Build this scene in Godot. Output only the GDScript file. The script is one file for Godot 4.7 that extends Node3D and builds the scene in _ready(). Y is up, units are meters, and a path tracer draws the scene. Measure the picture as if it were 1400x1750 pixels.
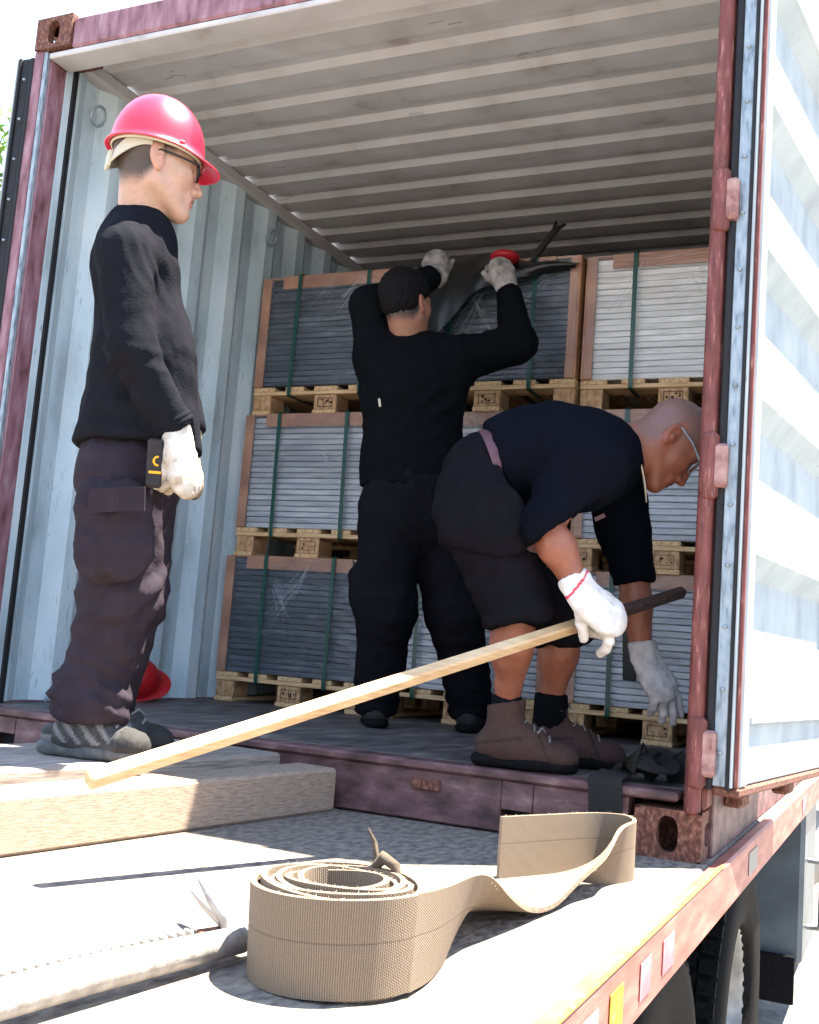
extends Node3D
# Three workers unloading strapped pallets from an open shipping container that stands on a flatbed trailer.
# x to the right across the container, y up from the container floor, -z into the container; metres.

var M := {}            # materials
var taken := {}        # names in use at top level
var rng := RandomNumberGenerator.new()
var box_cache := {}

# ---------------------------------------------------------------- naming helpers
func numbered(called: String) -> String:
	var n: int = taken.get(called, 0)
	taken[called] = n + 1
	return called if n == 0 else "%s_%03d" % [called, n]

func tag(o: Node, label: String, category: String, group := "") -> void:
	o.set_meta("label", label)
	o.set_meta("category", category)
	if group:
		o.set_meta("group", group)

func thing(called: String, label: String, category: String, at := Vector3.ZERO, turn := 0.0, group := "") -> Node3D:
	var o := Node3D.new()
	o.name = numbered(called)
	add_child(o)
	o.position = at
	o.rotation.y = turn
	tag(o, label, category, group)
	return o

func part(called: String, mesh: Mesh, m: Material, parent: Node, at := Vector3.ZERO, rot := Vector3.ZERO) -> MeshInstance3D:
	var o := MeshInstance3D.new()
	o.mesh = mesh
	o.material_override = m
	o.position = at
	o.rotation = rot
	if parent == self:
		o.name = numbered(called)
		add_child(o)
	else:
		var k := "%d/%s" % [parent.get_instance_id(), called]
		var n: int = taken.get(k, 0)
		taken[k] = n + 1
		o.name = called if n == 0 else "%s_%03d" % [called, n]
		parent.add_child(o, true)
	return o

func structure(o: Node, label: String, category: String) -> void:
	tag(o, label, category)
	o.set_meta("kind", "structure")

# ---------------------------------------------------------------- mesh helpers
func arrays(v: PackedVector3Array, n: PackedVector3Array, idx: PackedInt32Array, uv := PackedVector2Array(), col := PackedColorArray()) -> ArrayMesh:
	var a := []
	a.resize(Mesh.ARRAY_MAX)
	a[Mesh.ARRAY_VERTEX] = v
	a[Mesh.ARRAY_NORMAL] = n
	if uv.size():
		a[Mesh.ARRAY_TEX_UV] = uv
	if col.size():
		a[Mesh.ARRAY_COLOR] = col
	a[Mesh.ARRAY_INDEX] = idx
	var m := ArrayMesh.new()
	m.add_surface_from_arrays(Mesh.PRIMITIVE_TRIANGLES, a)
	return m

# A soup of flat polygons; each polygon is turned so that it faces away from `inside` when one is given.
class Soup:
	var v := PackedVector3Array()
	var n := PackedVector3Array()
	var uv := PackedVector2Array()
	var idx := PackedInt32Array()
	func poly(p: Array, out := Vector3.ZERO) -> void:
		var nn: Vector3 = (p[1] - p[0]).cross(p[2] - p[0])
		if nn.length() < 1e-12 and p.size() > 3:
			nn = (p[2] - p[0]).cross(p[3] - p[0])
		nn = nn.normalized()
		var flip := out != Vector3.ZERO and nn.dot(out) < 0.0
		if flip:
			nn = -nn
		var b := v.size()
		for q in p:
			v.append(q)
			n.append(nn)
			uv.append(Vector2(q.x + q.z, q.y))
		for i in range(1, p.size() - 1):
			if flip:
				idx.append_array([b, b + i, b + i + 1])
			else:
				idx.append_array([b, b + i + 1, b + i])
	func box(lo: Vector3, hi: Vector3) -> void:
		var c := []
		for i in 8:
			c.append(Vector3(hi.x if i & 1 else lo.x, hi.y if i & 2 else lo.y, hi.z if i & 4 else lo.z))
		poly([c[0], c[2], c[6], c[4]], Vector3.LEFT)
		poly([c[1], c[3], c[7], c[5]], Vector3.RIGHT)
		poly([c[0], c[1], c[5], c[4]], Vector3.DOWN)
		poly([c[2], c[3], c[7], c[6]], Vector3.UP)
		poly([c[0], c[1], c[3], c[2]], Vector3.FORWARD)
		poly([c[4], c[5], c[7], c[6]], Vector3.BACK)

func soup_mesh(s: Soup) -> ArrayMesh:
	return arrays(s.v, s.n, s.idx, s.uv)

# A box with chamfered edges, its centre at the origin.
func bevel_box(size: Vector3, b := 0.004) -> ArrayMesh:
	var key := "%v %f" % [size, b]
	if box_cache.has(key):
		return box_cache[key]
	var s := Soup.new()
	var h := size / 2
	b = minf(b, minf(h.x, minf(h.y, h.z)) * 0.45)
	var vx := func(sx, sy, sz, ax):
		var q := Vector3(h.x * sx, h.y * sy, h.z * sz)
		for k in 3:
			if k != ax:
				q[k] -= b * [sx, sy, sz][k]
		return q
	for ax in 3:
		var u := (ax + 1) % 3
		var w := (ax + 2) % 3
		for sg in [-1, 1]:
			var p := []
			for cr in [[-1, -1], [1, -1], [1, 1], [-1, 1]]:
				var t := [0, 0, 0]
				t[ax] = sg
				t[u] = cr[0]
				t[w] = cr[1]
				p.append(vx.call(t[0], t[1], t[2], ax))
			var o := Vector3.ZERO
			o[ax] = sg
			s.poly(p, o)
		for su in [-1, 1]:
			for sw in [-1, 1]:
				var p := []
				for e in [[-1, u], [1, u], [1, w], [-1, w]]:
					var t := [0, 0, 0]
					t[ax] = e[0]
					t[u] = su
					t[w] = sw
					p.append(vx.call(t[0], t[1], t[2], e[1]))
				var o := Vector3.ZERO
				o[u] = su
				o[w] = sw
				s.poly(p, o)
	for i in 8:
		var a := 1 if i & 1 else -1
		var c := 1 if i & 2 else -1
		var d := 1 if i & 4 else -1
		s.poly([vx.call(a, c, d, 0), vx.call(a, c, d, 1), vx.call(a, c, d, 2)], Vector3(a, c, d))
	box_cache[key] = soup_mesh(s)
	return box_cache[key]

func bar(called: String, lo: Vector3, hi: Vector3, m: Material, parent: Node, b := 0.004) -> MeshInstance3D:
	return part(called, bevel_box(hi - lo, b), m, parent, (lo + hi) / 2)

# A grid of points (rows of equal length) as a smooth surface.
func sheet(rows: Array, closed_u := false, out_hint := Vector3.ZERO, uvs := Vector2(1, 1), flat := false) -> ArrayMesh:
	var nr := rows.size()
	var nc: int = rows[0].size()
	var v := PackedVector3Array()
	var n := PackedVector3Array()
	var uv := PackedVector2Array()
	for r in nr:
		for c in nc:
			v.append(rows[r][c])
			uv.append(Vector2(float(c) / maxi(nc - 1, 1) * uvs.x, float(r) / maxi(nr - 1, 1) * uvs.y))
	n.resize(v.size())
	var idx := PackedInt32Array()
	for r in nr - 1:
		for c in (nc if closed_u else nc - 1):
			var c2 := (c + 1) % nc
			var q := [r * nc + c, r * nc + c2, (r + 1) * nc + c2, (r + 1) * nc + c]
			for t in [[q[0], q[1], q[2]], [q[0], q[2], q[3]]]:
				var fn: Vector3 = (v[t[1]] - v[t[0]]).cross(v[t[2]] - v[t[0]])
				for k in t:
					n[k] += fn
				idx.append_array([t[0], t[2], t[1]])
	for k in n.size():
		n[k] = n[k].normalized()
	if flat:
		var s := Soup.new()
		for k in range(0, idx.size(), 3):
			s.poly([v[idx[k]], v[idx[k + 2]], v[idx[k + 1]]])
		return soup_mesh(s)
	return arrays(v, n, idx, uv)

# A tube along a line of points with round ends.
func tube(p: Array, radius, sides := 10) -> ArrayMesh:
	var rows := []
	var last := p.size() - 1
	var side := Vector3.ZERO
	for i in p.size():
		var t: Vector3 = (p[mini(i + 1, last)] - p[maxi(i - 1, 0)]).normalized()
		if side == Vector3.ZERO:
			side = t.cross(Vector3.UP if absf(t.y) < 0.9 else Vector3.RIGHT).normalized()
		side = (side - t * side.dot(t)).normalized()
		var up := side.cross(t)
		var r: float = radius[i] if radius is Array else radius
		if i == 0:
			rows.append(ring(p[i] - t * r * 0.5, side, up, r * 0.03, sides))
			rows.append(ring(p[i] - t * r * 0.4, side, up, r * 0.6, sides))
		rows.append(ring(p[i], side, up, r, sides))
		if i == last:
			rows.append(ring(p[i] + t * r * 0.4, side, up, r * 0.6, sides))
			rows.append(ring(p[i] + t * r * 0.5, side, up, r * 0.03, sides))
	return sheet(rows, true)

func ring(c: Vector3, a: Vector3, b: Vector3, r: float, sides: int) -> Array:
	var o := []
	for k in sides:
		var t := TAU * k / sides
		o.append(c + (a * cos(t) + b * sin(t)) * r)
	return o

# A rod with a polygonal section between two points, flat ends.
func rod(a: Vector3, b: Vector3, w: float, h: float, bev := 0.003) -> Array:
	var l := (b - a).length()
	var z := (a - b).normalized()
	var x := Vector3.UP.cross(z).normalized()
	var y := z.cross(x)
	return [bevel_box(Vector3(w, h, l), bev), Transform3D(Basis(x, y, z), (a + b) / 2)]

# A band with thickness: centre points, the vector across it at each point, UVs in metres along and across.
func band(p: Array, across: Array, width: float, thick: float) -> ArrayMesh:
	var s := Soup.new()
	var n := p.size()
	var rows := []
	var run := 0.0
	var v := PackedVector3Array()
	var nn := PackedVector3Array()
	var uv := PackedVector2Array()
	var idx := PackedInt32Array()
	for i in n:
		if i:
			run += (p[i] - p[i - 1]).length()
		var t: Vector3 = (p[mini(i + 1, n - 1)] - p[maxi(i - 1, 0)]).normalized()
		var a: Vector3 = across[i]
		a = (a - t * a.dot(t)).normalized()
		var f := t.cross(a).normalized()
		# section: eight corners, doubled for hard edges
		var h := a * width / 2
		var g := f * thick / 2
		var sec := [[p[i] - h + g, f, 0.0], [p[i] + h + g, f, 1.0], [p[i] + h + g, a, 1.0], [p[i] + h - g, a, 1.0], [p[i] + h - g, -f, 1.0], [p[i] - h - g, -f, 0.0], [p[i] - h - g, -a, 0.0], [p[i] - h + g, -a, 0.0]]
		for q in sec:
			v.append(q[0])
			nn.append(q[1])
			uv.append(Vector2(run, q[2] * width))
	for i in n - 1:
		for k in [0, 2, 4, 6]:
			var q := [i * 8 + k, i * 8 + k + 1, (i + 1) * 8 + k + 1, (i + 1) * 8 + k]
			var fn := (v[q[1]] - v[q[0]]).cross(v[q[2]] - v[q[0]])
			if fn.dot(nn[q[0]]) > 0:
				idx.append_array([q[0], q[2], q[1], q[0], q[3], q[2]])
			else:
				idx.append_array([q[0], q[1], q[2], q[0], q[2], q[3]])
	for e in [0, (n - 1) * 8]:
		var b := v.size()
		for k in [0, 1, 3, 5]:
			v.append(v[e + k])
			nn.append((p[0] - p[1]).normalized() if e == 0 else (p[n - 1] - p[n - 2]).normalized())
			uv.append(uv[e + k])
		var fn2 := (v[b + 1] - v[b]).cross(v[b + 2] - v[b])
		if fn2.dot(nn[b]) > 0:
			idx.append_array([b, b + 2, b + 1, b, b + 3, b + 2])
		else:
			idx.append_array([b, b + 1, b + 2, b, b + 2, b + 3])
	return arrays(v, nn, idx, uv)

func smooth_line(p: Array, steps: int) -> Array:
	var o := []
	for i in p.size() - 1:
		for k in steps:
			var a: Vector3 = p[maxi(i - 1, 0)]
			var d: Vector3 = p[mini(i + 2, p.size() - 1)]
			o.append(p[i].cubic_interpolate(p[i + 1], a, d, float(k) / steps))
	o.append(p[-1])
	return o

# ---------------------------------------------------------------- distance fields for bodies and clothes
class Field:
	var o: Vector3
	var nx: int
	var ny: int
	var nz: int
	var c: float
	var d := PackedFloat32Array()
	func _init(lo: Vector3, hi: Vector3, cell: float) -> void:
		o = lo
		c = cell
		nx = int((hi.x - lo.x) / cell) + 2
		ny = int((hi.y - lo.y) / cell) + 2
		nz = int((hi.z - lo.z) / cell) + 2
		d.resize(nx * ny * nz)
		d.fill(1.0)
	func span(lo: Vector3, hi: Vector3) -> Array:
		var a := ((lo - o) / c).floor()
		var b := ((hi - o) / c).ceil()
		return [clampi(int(a.x), 0, nx - 1), clampi(int(b.x), 0, nx - 1), clampi(int(a.y), 0, ny - 1), clampi(int(b.y), 0, ny - 1), clampi(int(a.z), 0, nz - 1), clampi(int(b.z), 0, nz - 1)]
	# tapered capsule; distances along `ax` count s times, so s > 1 flattens it that way
	func cap(a: Vector3, b: Vector3, ra: float, rb: float, k := 0.03, ax := Vector3.ZERO, s := 1.0) -> void:
		var m := maxf(ra, rb) + k + 3.0 * c
		var w := span(a.min(b) - Vector3.ONE * m, a.max(b) + Vector3.ONE * m)
		var flat := s != 1.0
		var f := s - 1.0
		var ba := b - a
		if flat:
			ba += ax * (ba.dot(ax) * f)
		var bb := maxf(ba.dot(ba), 1e-9)
		var inv := 1.0 / maxf(s, 1.0)
		inv = 0.5 + 0.5 * inv
		for z in range(w[4], w[5] + 1):
			for y in range(w[2], w[3] + 1):
				var at := (z * ny + y) * nx
				var pa := Vector3(o.x + w[0] * c, o.y + y * c, o.z + z * c) - a
				for x in range(w[0], w[1] + 1):
					var q := pa
					if flat:
						q += ax * (q.dot(ax) * f)
					var t := clampf(q.dot(ba) / bb, 0.0, 1.0)
					var e := ((q - ba * t).length() - ra - (rb - ra) * t) * inv
					pa.x += c
					var was := d[at + x]
					var h := k - absf(e - was)
					if h > 0.0:
						d[at + x] = minf(e, was) - h * h / (4.0 * k)
					elif e < was:
						d[at + x] = e
	# ellipsoid with axes bx, by, bz (unit) and radii r; carve = true takes it away instead
	func ell(p: Vector3, r: Vector3, bx: Vector3, by: Vector3, k := 0.02, carve := false) -> void:
		var bz := bx.cross(by).normalized()
		var ext := Vector3.ZERO
		for i in 3:
			ext[i] = sqrt(pow(bx[i] * r.x, 2) + pow(by[i] * r.y, 2) + pow(bz[i] * r.z, 2))
		var m := Vector3.ONE * (k + 3.0 * c)
		var w := span(p - ext - m, p + ext + m)
		for z in range(w[4], w[5] + 1):
			for y in range(w[2], w[3] + 1):
				var at := (z * ny + y) * nx
				var pa := Vector3(o.x + w[0] * c, o.y + y * c, o.z + z * c) - p
				for x in range(w[0], w[1] + 1):
					var q := Vector3(pa.dot(bx), pa.dot(by), pa.dot(bz)) / r
					pa.x += c
					var k0 := q.length()
					var k1 := (q / r).length()
					var e := k0 * (k0 - 1.0) / maxf(k1, 1e-6)
					var was := d[at + x]
					if carve:
						e = -e
						var h2 := k - absf(e - was)
						if h2 > 0.0:
							d[at + x] = maxf(e, was) + h2 * h2 / (4.0 * k)
						elif e > was:
							d[at + x] = e
						continue
					var h := k - absf(e - was)
					if h > 0.0:
						d[at + x] = minf(e, was) - h * h / (4.0 * k)
					elif e < was:
						d[at + x] = e
	# cut away what lies beyond a plane, within `reach` of p
	func clip(p: Vector3, n: Vector3, reach := 9.0) -> void:
		n = n.normalized()
		var w := span(p - Vector3.ONE * reach, p + Vector3.ONE * reach)
		for z in range(w[4], w[5] + 1):
			for y in range(w[2], w[3] + 1):
				var at := (z * ny + y) * nx
				for x in range(w[0], w[1] + 1):
					if d[at + x] < 0.1:
						var q := Vector3(o.x + x * c, o.y + y * c, o.z + z * c) - p
						if reach > 8.0 or q.length() < reach:
							d[at + x] = maxf(d[at + x], q.dot(n))

# Surface nets. tint(p, n) -> Color or an invalid Callable; warp(p, n) -> metres along the normal.
func net(f: Field, tint = null, warp = null) -> ArrayMesh:
	var nx := f.nx
	var ny := f.ny
	var nz := f.nz
	var d := f.d
	var c := f.c
	var cells := PackedInt32Array()
	cells.resize(d.size())
	cells.fill(-1)
	var v := PackedVector3Array()
	var sy := nx
	var sz := nx * ny
	var offs := [0, 1, sy, sy + 1, sz, sz + 1, sz + sy, sz + sy + 1]
	var corner := [Vector3(0, 0, 0), Vector3(1, 0, 0), Vector3(0, 1, 0), Vector3(1, 1, 0), Vector3(0, 0, 1), Vector3(1, 0, 1), Vector3(0, 1, 1), Vector3(1, 1, 1)]
	var edges := [[0, 1], [2, 3], [4, 5], [6, 7], [0, 2], [1, 3], [4, 6], [5, 7], [0, 4], [1, 5], [2, 6], [3, 7]]
	var far := c * 4.0
	var list := PackedInt32Array()
	for z in nz - 1:
		for y in ny - 1:
			var at := z * sz + y * sy
			for x in nx - 1:
				var v0 := d[at + x]
				if v0 > far or v0 < -far:
					continue
				var b := at + x
				var s := v0 < 0.0
				if (d[b + 1] < 0.0) == s and (d[b + sy] < 0.0) == s and (d[b + sy + 1] < 0.0) == s and (d[b + sz] < 0.0) == s and (d[b + sz + 1] < 0.0) == s and (d[b + sz + sy] < 0.0) == s and (d[b + sz + sy + 1] < 0.0) == s:
					continue
				var sum := Vector3.ZERO
				var cnt := 0
				for e in edges:
					var p := d[b + offs[e[0]]]
					var q := d[b + offs[e[1]]]
					if (p < 0.0) != (q < 0.0):
						sum += corner[e[0]].lerp(corner[e[1]], p / (p - q))
						cnt += 1
				cells[b] = v.size()
				list.append(b)
				v.append(f.o + (Vector3(x, y, z) + sum / cnt) * c)
	var idx := PackedInt32Array()
	for b in list:
		var s := d[b] < 0.0
		for ax in 3:
			var step: int = [1, sy, sz][ax]
			if (d[b + step] < 0.0) == s:
				continue
			var u: int = [sy, sz, 1][ax]
			var w: int = [sz, 1, sy][ax]
			if b - u - w < 0:
				continue
			var q0 := cells[b]
			var q1 := cells[b - u]
			var q2 := cells[b - u - w]
			var q3 := cells[b - w]
			if q1 < 0 or q2 < 0 or q3 < 0:
				continue
			if s:
				idx.append_array([q0, q2, q1, q0, q3, q2])
			else:
				idx.append_array([q0, q1, q2, q0, q2, q3])
	var n := normals(v, idx)
	if warp != null:
		for i in v.size():
			v[i] += n[i] * warp.call(v[i], n[i])
		n = normals(v, idx)
	var col := PackedColorArray()
	if tint != null:
		col.resize(v.size())
		for i in v.size():
			col[i] = tint.call(v[i], n[i])
	return arrays(v, n, idx, PackedVector2Array(), col)

func normals(v: PackedVector3Array, idx: PackedInt32Array) -> PackedVector3Array:
	var n := PackedVector3Array()
	n.resize(v.size())
	for i in range(0, idx.size(), 3):
		var a := idx[i]
		var b := idx[i + 1]
		var e := idx[i + 2]
		var fn := (v[e] - v[a]).cross(v[b] - v[a])
		n[a] += fn
		n[b] += fn
		n[e] += fn
	for i in n.size():
		n[i] = n[i].normalized()
	return n

# ---------------------------------------------------------------- textures
func noise(sd: int, freq: float, ramp: Array, size := 512, octaves := 4, kind := FastNoiseLite.TYPE_SIMPLEX_SMOOTH, ridged := false) -> NoiseTexture2D:
	var f := FastNoiseLite.new()
	f.seed = sd
	f.noise_type = kind
	f.frequency = freq
	f.fractal_octaves = octaves
	f.fractal_type = FastNoiseLite.FRACTAL_RIDGED if ridged else FastNoiseLite.FRACTAL_FBM
	var t := NoiseTexture2D.new()
	t.width = size
	t.height = size
	t.seamless = true
	t.seamless_blend_skirt = 0.15
	t.noise = f
	if ramp.size():
		var g := Gradient.new()
		var off := PackedFloat32Array()
		var col := PackedColorArray()
		for r in ramp:
			off.append(r[0])
			col.append(r[1])
		g.offsets = off
		g.colors = col
		t.color_ramp = g
	return t

func grey(v: float, a := 1.0) -> Color:
	return Color(v, v, v, a)

func surface(tex: Texture2D, scale: Vector3, rough := 0.7, bump: Texture2D = null, bump_cm := 0.1, metal := 0.0) -> StandardMaterial3D:
	var m := StandardMaterial3D.new()
	if tex:
		m.albedo_texture = tex
	m.uv1_triplanar = true
	m.uv1_world_triplanar = true
	m.uv1_scale = scale
	m.roughness = rough
	m.metallic = metal
	if bump:
		m.heightmap_enabled = true
		m.heightmap_texture = bump
		m.heightmap_scale = bump_cm
	return m

func plain(c: Color, rough := 0.7, metal := 0.0) -> StandardMaterial3D:
	var m := StandardMaterial3D.new()
	m.albedo_color = c
	m.roughness = rough
	m.metallic = metal
	return m

# ---------------------------------------------------------------- scene
func _ready() -> void:
	rng.seed = 4711
	var cam := Camera3D.new()
	cam.name = "camera"
	cam.basis = Basis(Vector3.UP, deg_to_rad(24.98)) * Basis(Vector3.RIGHT, deg_to_rad(7.028)) * Basis(Vector3.BACK, deg_to_rad(4.461))
	cam.position = Vector3(1.679, 0.2957, 2.7476)
	cam.fov = 50.03
	cam.near = 0.05
	cam.far = 400.0
	add_child(cam)
	cam.current = true
	var env := Environment.new()
	env.background_mode = Environment.BG_SKY
	var sky := ProceduralSkyMaterial.new()
	sky.sky_top_color = Color(0.66, 0.77, 0.94)
	sky.sky_horizon_color = Color(0.92, 0.95, 0.98)
	sky.sky_curve = 0.2
	sky.ground_horizon_color = Color(0.75, 0.74, 0.72)
	sky.ground_bottom_color = Color(0.55, 0.53, 0.5)
	sky.sun_angle_max = 12.0
	env.sky = Sky.new()
	env.sky.sky_material = sky
	env.background_energy_multiplier = 0.38
	env.tonemap_mode = Environment.TONE_MAPPER_LINEAR
	env.tonemap_exposure = 8.2
	env.sdfgi_enabled = true
	env.ssao_enabled = true
	env.ssil_enabled = true
	var we := WorldEnvironment.new()
	we.name = "world_environment"
	we.environment = env
	add_child(we)
	var sun := DirectionalLight3D.new()
	sun.name = "sun"
	sun.light_energy = 1.6
	sun.light_color = Color(1.0, 0.955, 0.885)
	sun.light_angular_distance = 0.5
	sun.shadow_enabled = true
	add_child(sun)
	sun.look_at_from_position(Vector3.ZERO, -Vector3(0.26, 1.0, -0.24), Vector3.RIGHT)

	make_materials()
	make_ground()
	make_trailer()
	make_container()
	make_loads()
	make_things_on_bed()
	make_standing_worker()
	make_reaching_worker()
	make_bending_worker()
	make_trees()

# strokes of dried scrapes and rust on a clear ground, to lie over paint
func scuffs(sd: int, count: int, c: Color, upright: bool, longest: int, size := 1024) -> ImageTexture:
	var im := Image.create_empty(size, size, false, Image.FORMAT_RGBA8)
	im.fill(Color(c.r, c.g, c.b, 0.0))
	var r := RandomNumberGenerator.new()
	r.seed = sd
	for i in count:
		var cl := Vector2(r.randf(), r.randf()) * size
		for j in r.randi_range(1, 9):
			var p := cl + Vector2(r.randfn(0, 16), r.randfn(0, 40)) if upright else cl + Vector2(r.randfn(0, 40), r.randfn(0, 14))
			var l := r.randi_range(4, longest)
			var w := r.randi_range(1, 3)
			var lean := r.randf_range(-0.25, 0.25)
			var a := r.randf_range(0.35, 0.95)
			for k in l:
				if r.randf() < 0.2:
					continue
				var q := p + (Vector2(k * lean, k) if upright else Vector2(k, k * lean))
				for e in w:
					var x := posmod(int(q.x) + (e if upright else 0), size)
					var y := posmod(int(q.y) + (0 if upright else e), size)
					im.set_pixel(x, y, Color(c.r, c.g, c.b, a * r.randf_range(0.5, 1.0)))
	return ImageTexture.create_from_image(im)

func over(m: StandardMaterial3D, t: Texture2D, scale: Vector3) -> void:
	m.detail_enabled = true
	m.detail_albedo = t
	m.detail_blend_mode = BaseMaterial3D.BLEND_MODE_MIX
	m.detail_uv_layer = BaseMaterial3D.DETAIL_UV_2
	m.uv2_triplanar = true
	m.uv2_world_triplanar = true
	m.uv2_scale = scale

func stripes(rows: int, dark: float) -> ImageTexture:
	# woven webbing: fine cross ribs and a few lines along it
	var im := Image.create_empty(256, 256, false, Image.FORMAT_RGB8)
	var r := RandomNumberGenerator.new()
	r.seed = 77
	for y in 256:
		var along := 0.0
		for e in [0.5]:
			if absf(y / 255.0 - e) < 0.006:
				along = 0.3
		for x in 256:
			var w := 0.5 + 0.5 * sin(x / 256.0 * TAU * rows + 0.6 * sin(y * 0.05))
			var u := 0.5 + 0.5 * sin(y / 256.0 * TAU * 40.0 + (x / 256.0 * rows * PI))
			var g := 1.0 - dark * (0.75 * w * w + 0.25 * u) - along * 0.5 + r.randf_range(-0.1, 0.1)
			im.set_pixel(x, y, grey(clampf(g, 0, 1)))
	return ImageTexture.create_from_image(im)

func make_materials() -> void:
	var fine := noise(3, 0.05, [[0.0, grey(0.0)], [1.0, grey(1.0)]], 512, 4)
	var cloth := noise(5, 0.16, [[0.0, grey(0.2)], [1.0, grey(0.9)]], 256, 2)
	M.fine = fine
	# paint inside the container
	M.wall = surface(noise(11, 0.006, [[0.0, Color(0.58, 0.64, 0.66)], [0.38, Color(0.705, 0.785, 0.82)], [0.6, Color(0.75, 0.825, 0.855)], [1.0, Color(0.83, 0.875, 0.885)]], 512, 5), Vector3(1.1, 0.45, 1.1), 0.5, fine, 0.02)
	over(M.wall, scuffs(21, 95, Color(0.10, 0.10, 0.12), true, 36), Vector3(0.9, 0.7, 0.9))
	M.roof = surface(noise(12, 0.008, [[0.0, Color(0.57, 0.54, 0.52)], [0.22, Color(0.675, 0.67, 0.67)], [0.62, Color(0.715, 0.715, 0.72)], [0.9, Color(0.745, 0.745, 0.75)], [1.0, Color(0.80, 0.785, 0.77)]], 512, 5), Vector3(0.7, 0.7, 0.7), 0.55, fine, 0.02)
	over(M.roof, scuffs(22, 22, Color(0.28, 0.24, 0.22), false, 34), Vector3(0.45, 0.45, 0.45))
	# worn brown paint of the frame
	M.brown = surface(noise(13, 0.012, [[0.0, Color(0.25, 0.12, 0.10)], [0.3, Color(0.43, 0.21, 0.21)], [0.55, Color(0.52, 0.27, 0.28)], [0.8, Color(0.56, 0.31, 0.32)], [1.0, Color(0.62, 0.42, 0.40)]], 512, 5), Vector3(2.2, 0.9, 2.2), 0.5, fine, 0.05)
	over(M.brown, scuffs(23, 70, Color(0.20, 0.08, 0.07), true, 60), Vector3(1.6, 0.9, 1.6))
	M.worn = surface(noise(14, 0.02, [[0.0, Color(0.22, 0.11, 0.09)], [0.35, Color(0.37, 0.175, 0.155)], [0.62, Color(0.43, 0.22, 0.20)], [0.76, Color(0.47, 0.26, 0.235)], [0.82, Color(0.60, 0.42, 0.38)], [1.0, Color(0.64, 0.47, 0.43)]], 512, 5), Vector3(5, 0.7, 5), 0.65, fine, 0.08)
	over(M.worn, scuffs(24, 80, Color(0.22, 0.10, 0.08), true, 60), Vector3(2.2, 1.0, 2.2))
	over(M.worn, scuffs(30, 90, Color(0.70, 0.56, 0.52), true, 34), Vector3(2.6, 1.2, 2.6))
	M.mauve = surface(noise(79, 0.012, [[0.0, Color(0.33, 0.20, 0.20)], [0.3, Color(0.47, 0.32, 0.35)], [0.6, Color(0.54, 0.39, 0.43)], [0.85, Color(0.58, 0.45, 0.48)], [1.0, Color(0.66, 0.58, 0.58)]], 512, 5), Vector3(3, 0.9, 3), 0.6, fine, 0.05)
	over(M.mauve, scuffs(32, 90, Color(0.24, 0.12, 0.11), true, 50), Vector3(2.2, 1.0, 2.2))
	M.lug = surface(noise(77, 0.02, [[0.0, Color(0.42, 0.26, 0.24)], [0.4, Color(0.56, 0.41, 0.39)], [1.0, Color(0.68, 0.56, 0.53)]], 256), Vector3(4, 4, 4), 0.7, fine, 0.04)
	M.rust = surface(noise(15, 0.03, [[0.0, Color(0.22, 0.12, 0.09)], [0.4, Color(0.36, 0.21, 0.16)], [0.6, Color(0.43, 0.27, 0.21)], [0.8, Color(0.50, 0.35, 0.28)], [1.0, Color(0.60, 0.48, 0.40)]], 512, 6), Vector3(4, 3, 4), 0.8, fine, 0.15)
	M.sill = surface(noise(16, 0.012, [[0.0, Color(0.17, 0.11, 0.10)], [0.4, Color(0.33, 0.22, 0.22)], [0.7, Color(0.40, 0.285, 0.285)], [1.0, Color(0.52, 0.42, 0.40)]], 512, 5), Vector3(1.2, 2.4, 1.2), 0.6, fine, 0.06)
	over(M.sill, scuffs(25, 60, Color(0.16, 0.10, 0.10), false, 60), Vector3(1.1, 1.1, 1.1))
	M.door = surface(noise(17, 0.01, [[0.0, Color(0.55, 0.58, 0.60)], [0.5, Color(0.62, 0.655, 0.67)], [1.0, Color(0.69, 0.715, 0.72)]], 512, 4), Vector3(1.0, 0.6, 1.0), 0.45, fine, 0.02)
	over(M.door, scuffs(26, 14, Color(0.22, 0.20, 0.20), true, 20), Vector3(1.0, 0.8, 1.0))
	M.gasket = surface(noise(18, 0.04, [[0.0, Color(0.035, 0.04, 0.055)], [1.0, Color(0.10, 0.11, 0.13)]], 256), Vector3(3, 1, 3), 0.75)
	M.steel_strip = surface(noise(19, 0.03, [[0.0, Color(0.30, 0.33, 0.36)], [0.4, Color(0.52, 0.58, 0.62)], [1.0, Color(0.66, 0.70, 0.72)]], 512, 5), Vector3(3, 0.8, 3), 0.45, fine, 0.05, 0.2)
	M.floor = surface(noise(20, 0.012, [[0.0, Color(0.17, 0.16, 0.16)], [0.5, Color(0.31, 0.29, 0.29)], [0.8, Color(0.38, 0.36, 0.35)], [1.0, Color(0.56, 0.53, 0.50)]], 512, 5), Vector3(2.0, 1, 0.5), 0.6, fine, 0.06)
	over(M.floor, scuffs(27, 60, Color(0.62, 0.60, 0.58), false, 70), Vector3(0.8, 0.8, 0.8))
	# trailer
	M.bed = surface(noise(31, 0.022, [[0.0, Color(0.29, 0.27, 0.25)], [0.36, Color(0.415, 0.385, 0.355)], [0.55, Color(0.475, 0.44, 0.40)], [1.0, Color(0.56, 0.52, 0.47)]], 1024, 6), Vector3(1.6, 1, 0.9), 0.8, noise(32, 0.06, [], 512, 4), 0.35)
	over(M.bed, scuffs(28, 160, Color(0.22, 0.20, 0.19), false, 16), Vector3(1.7, 1.7, 1.7))
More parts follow.
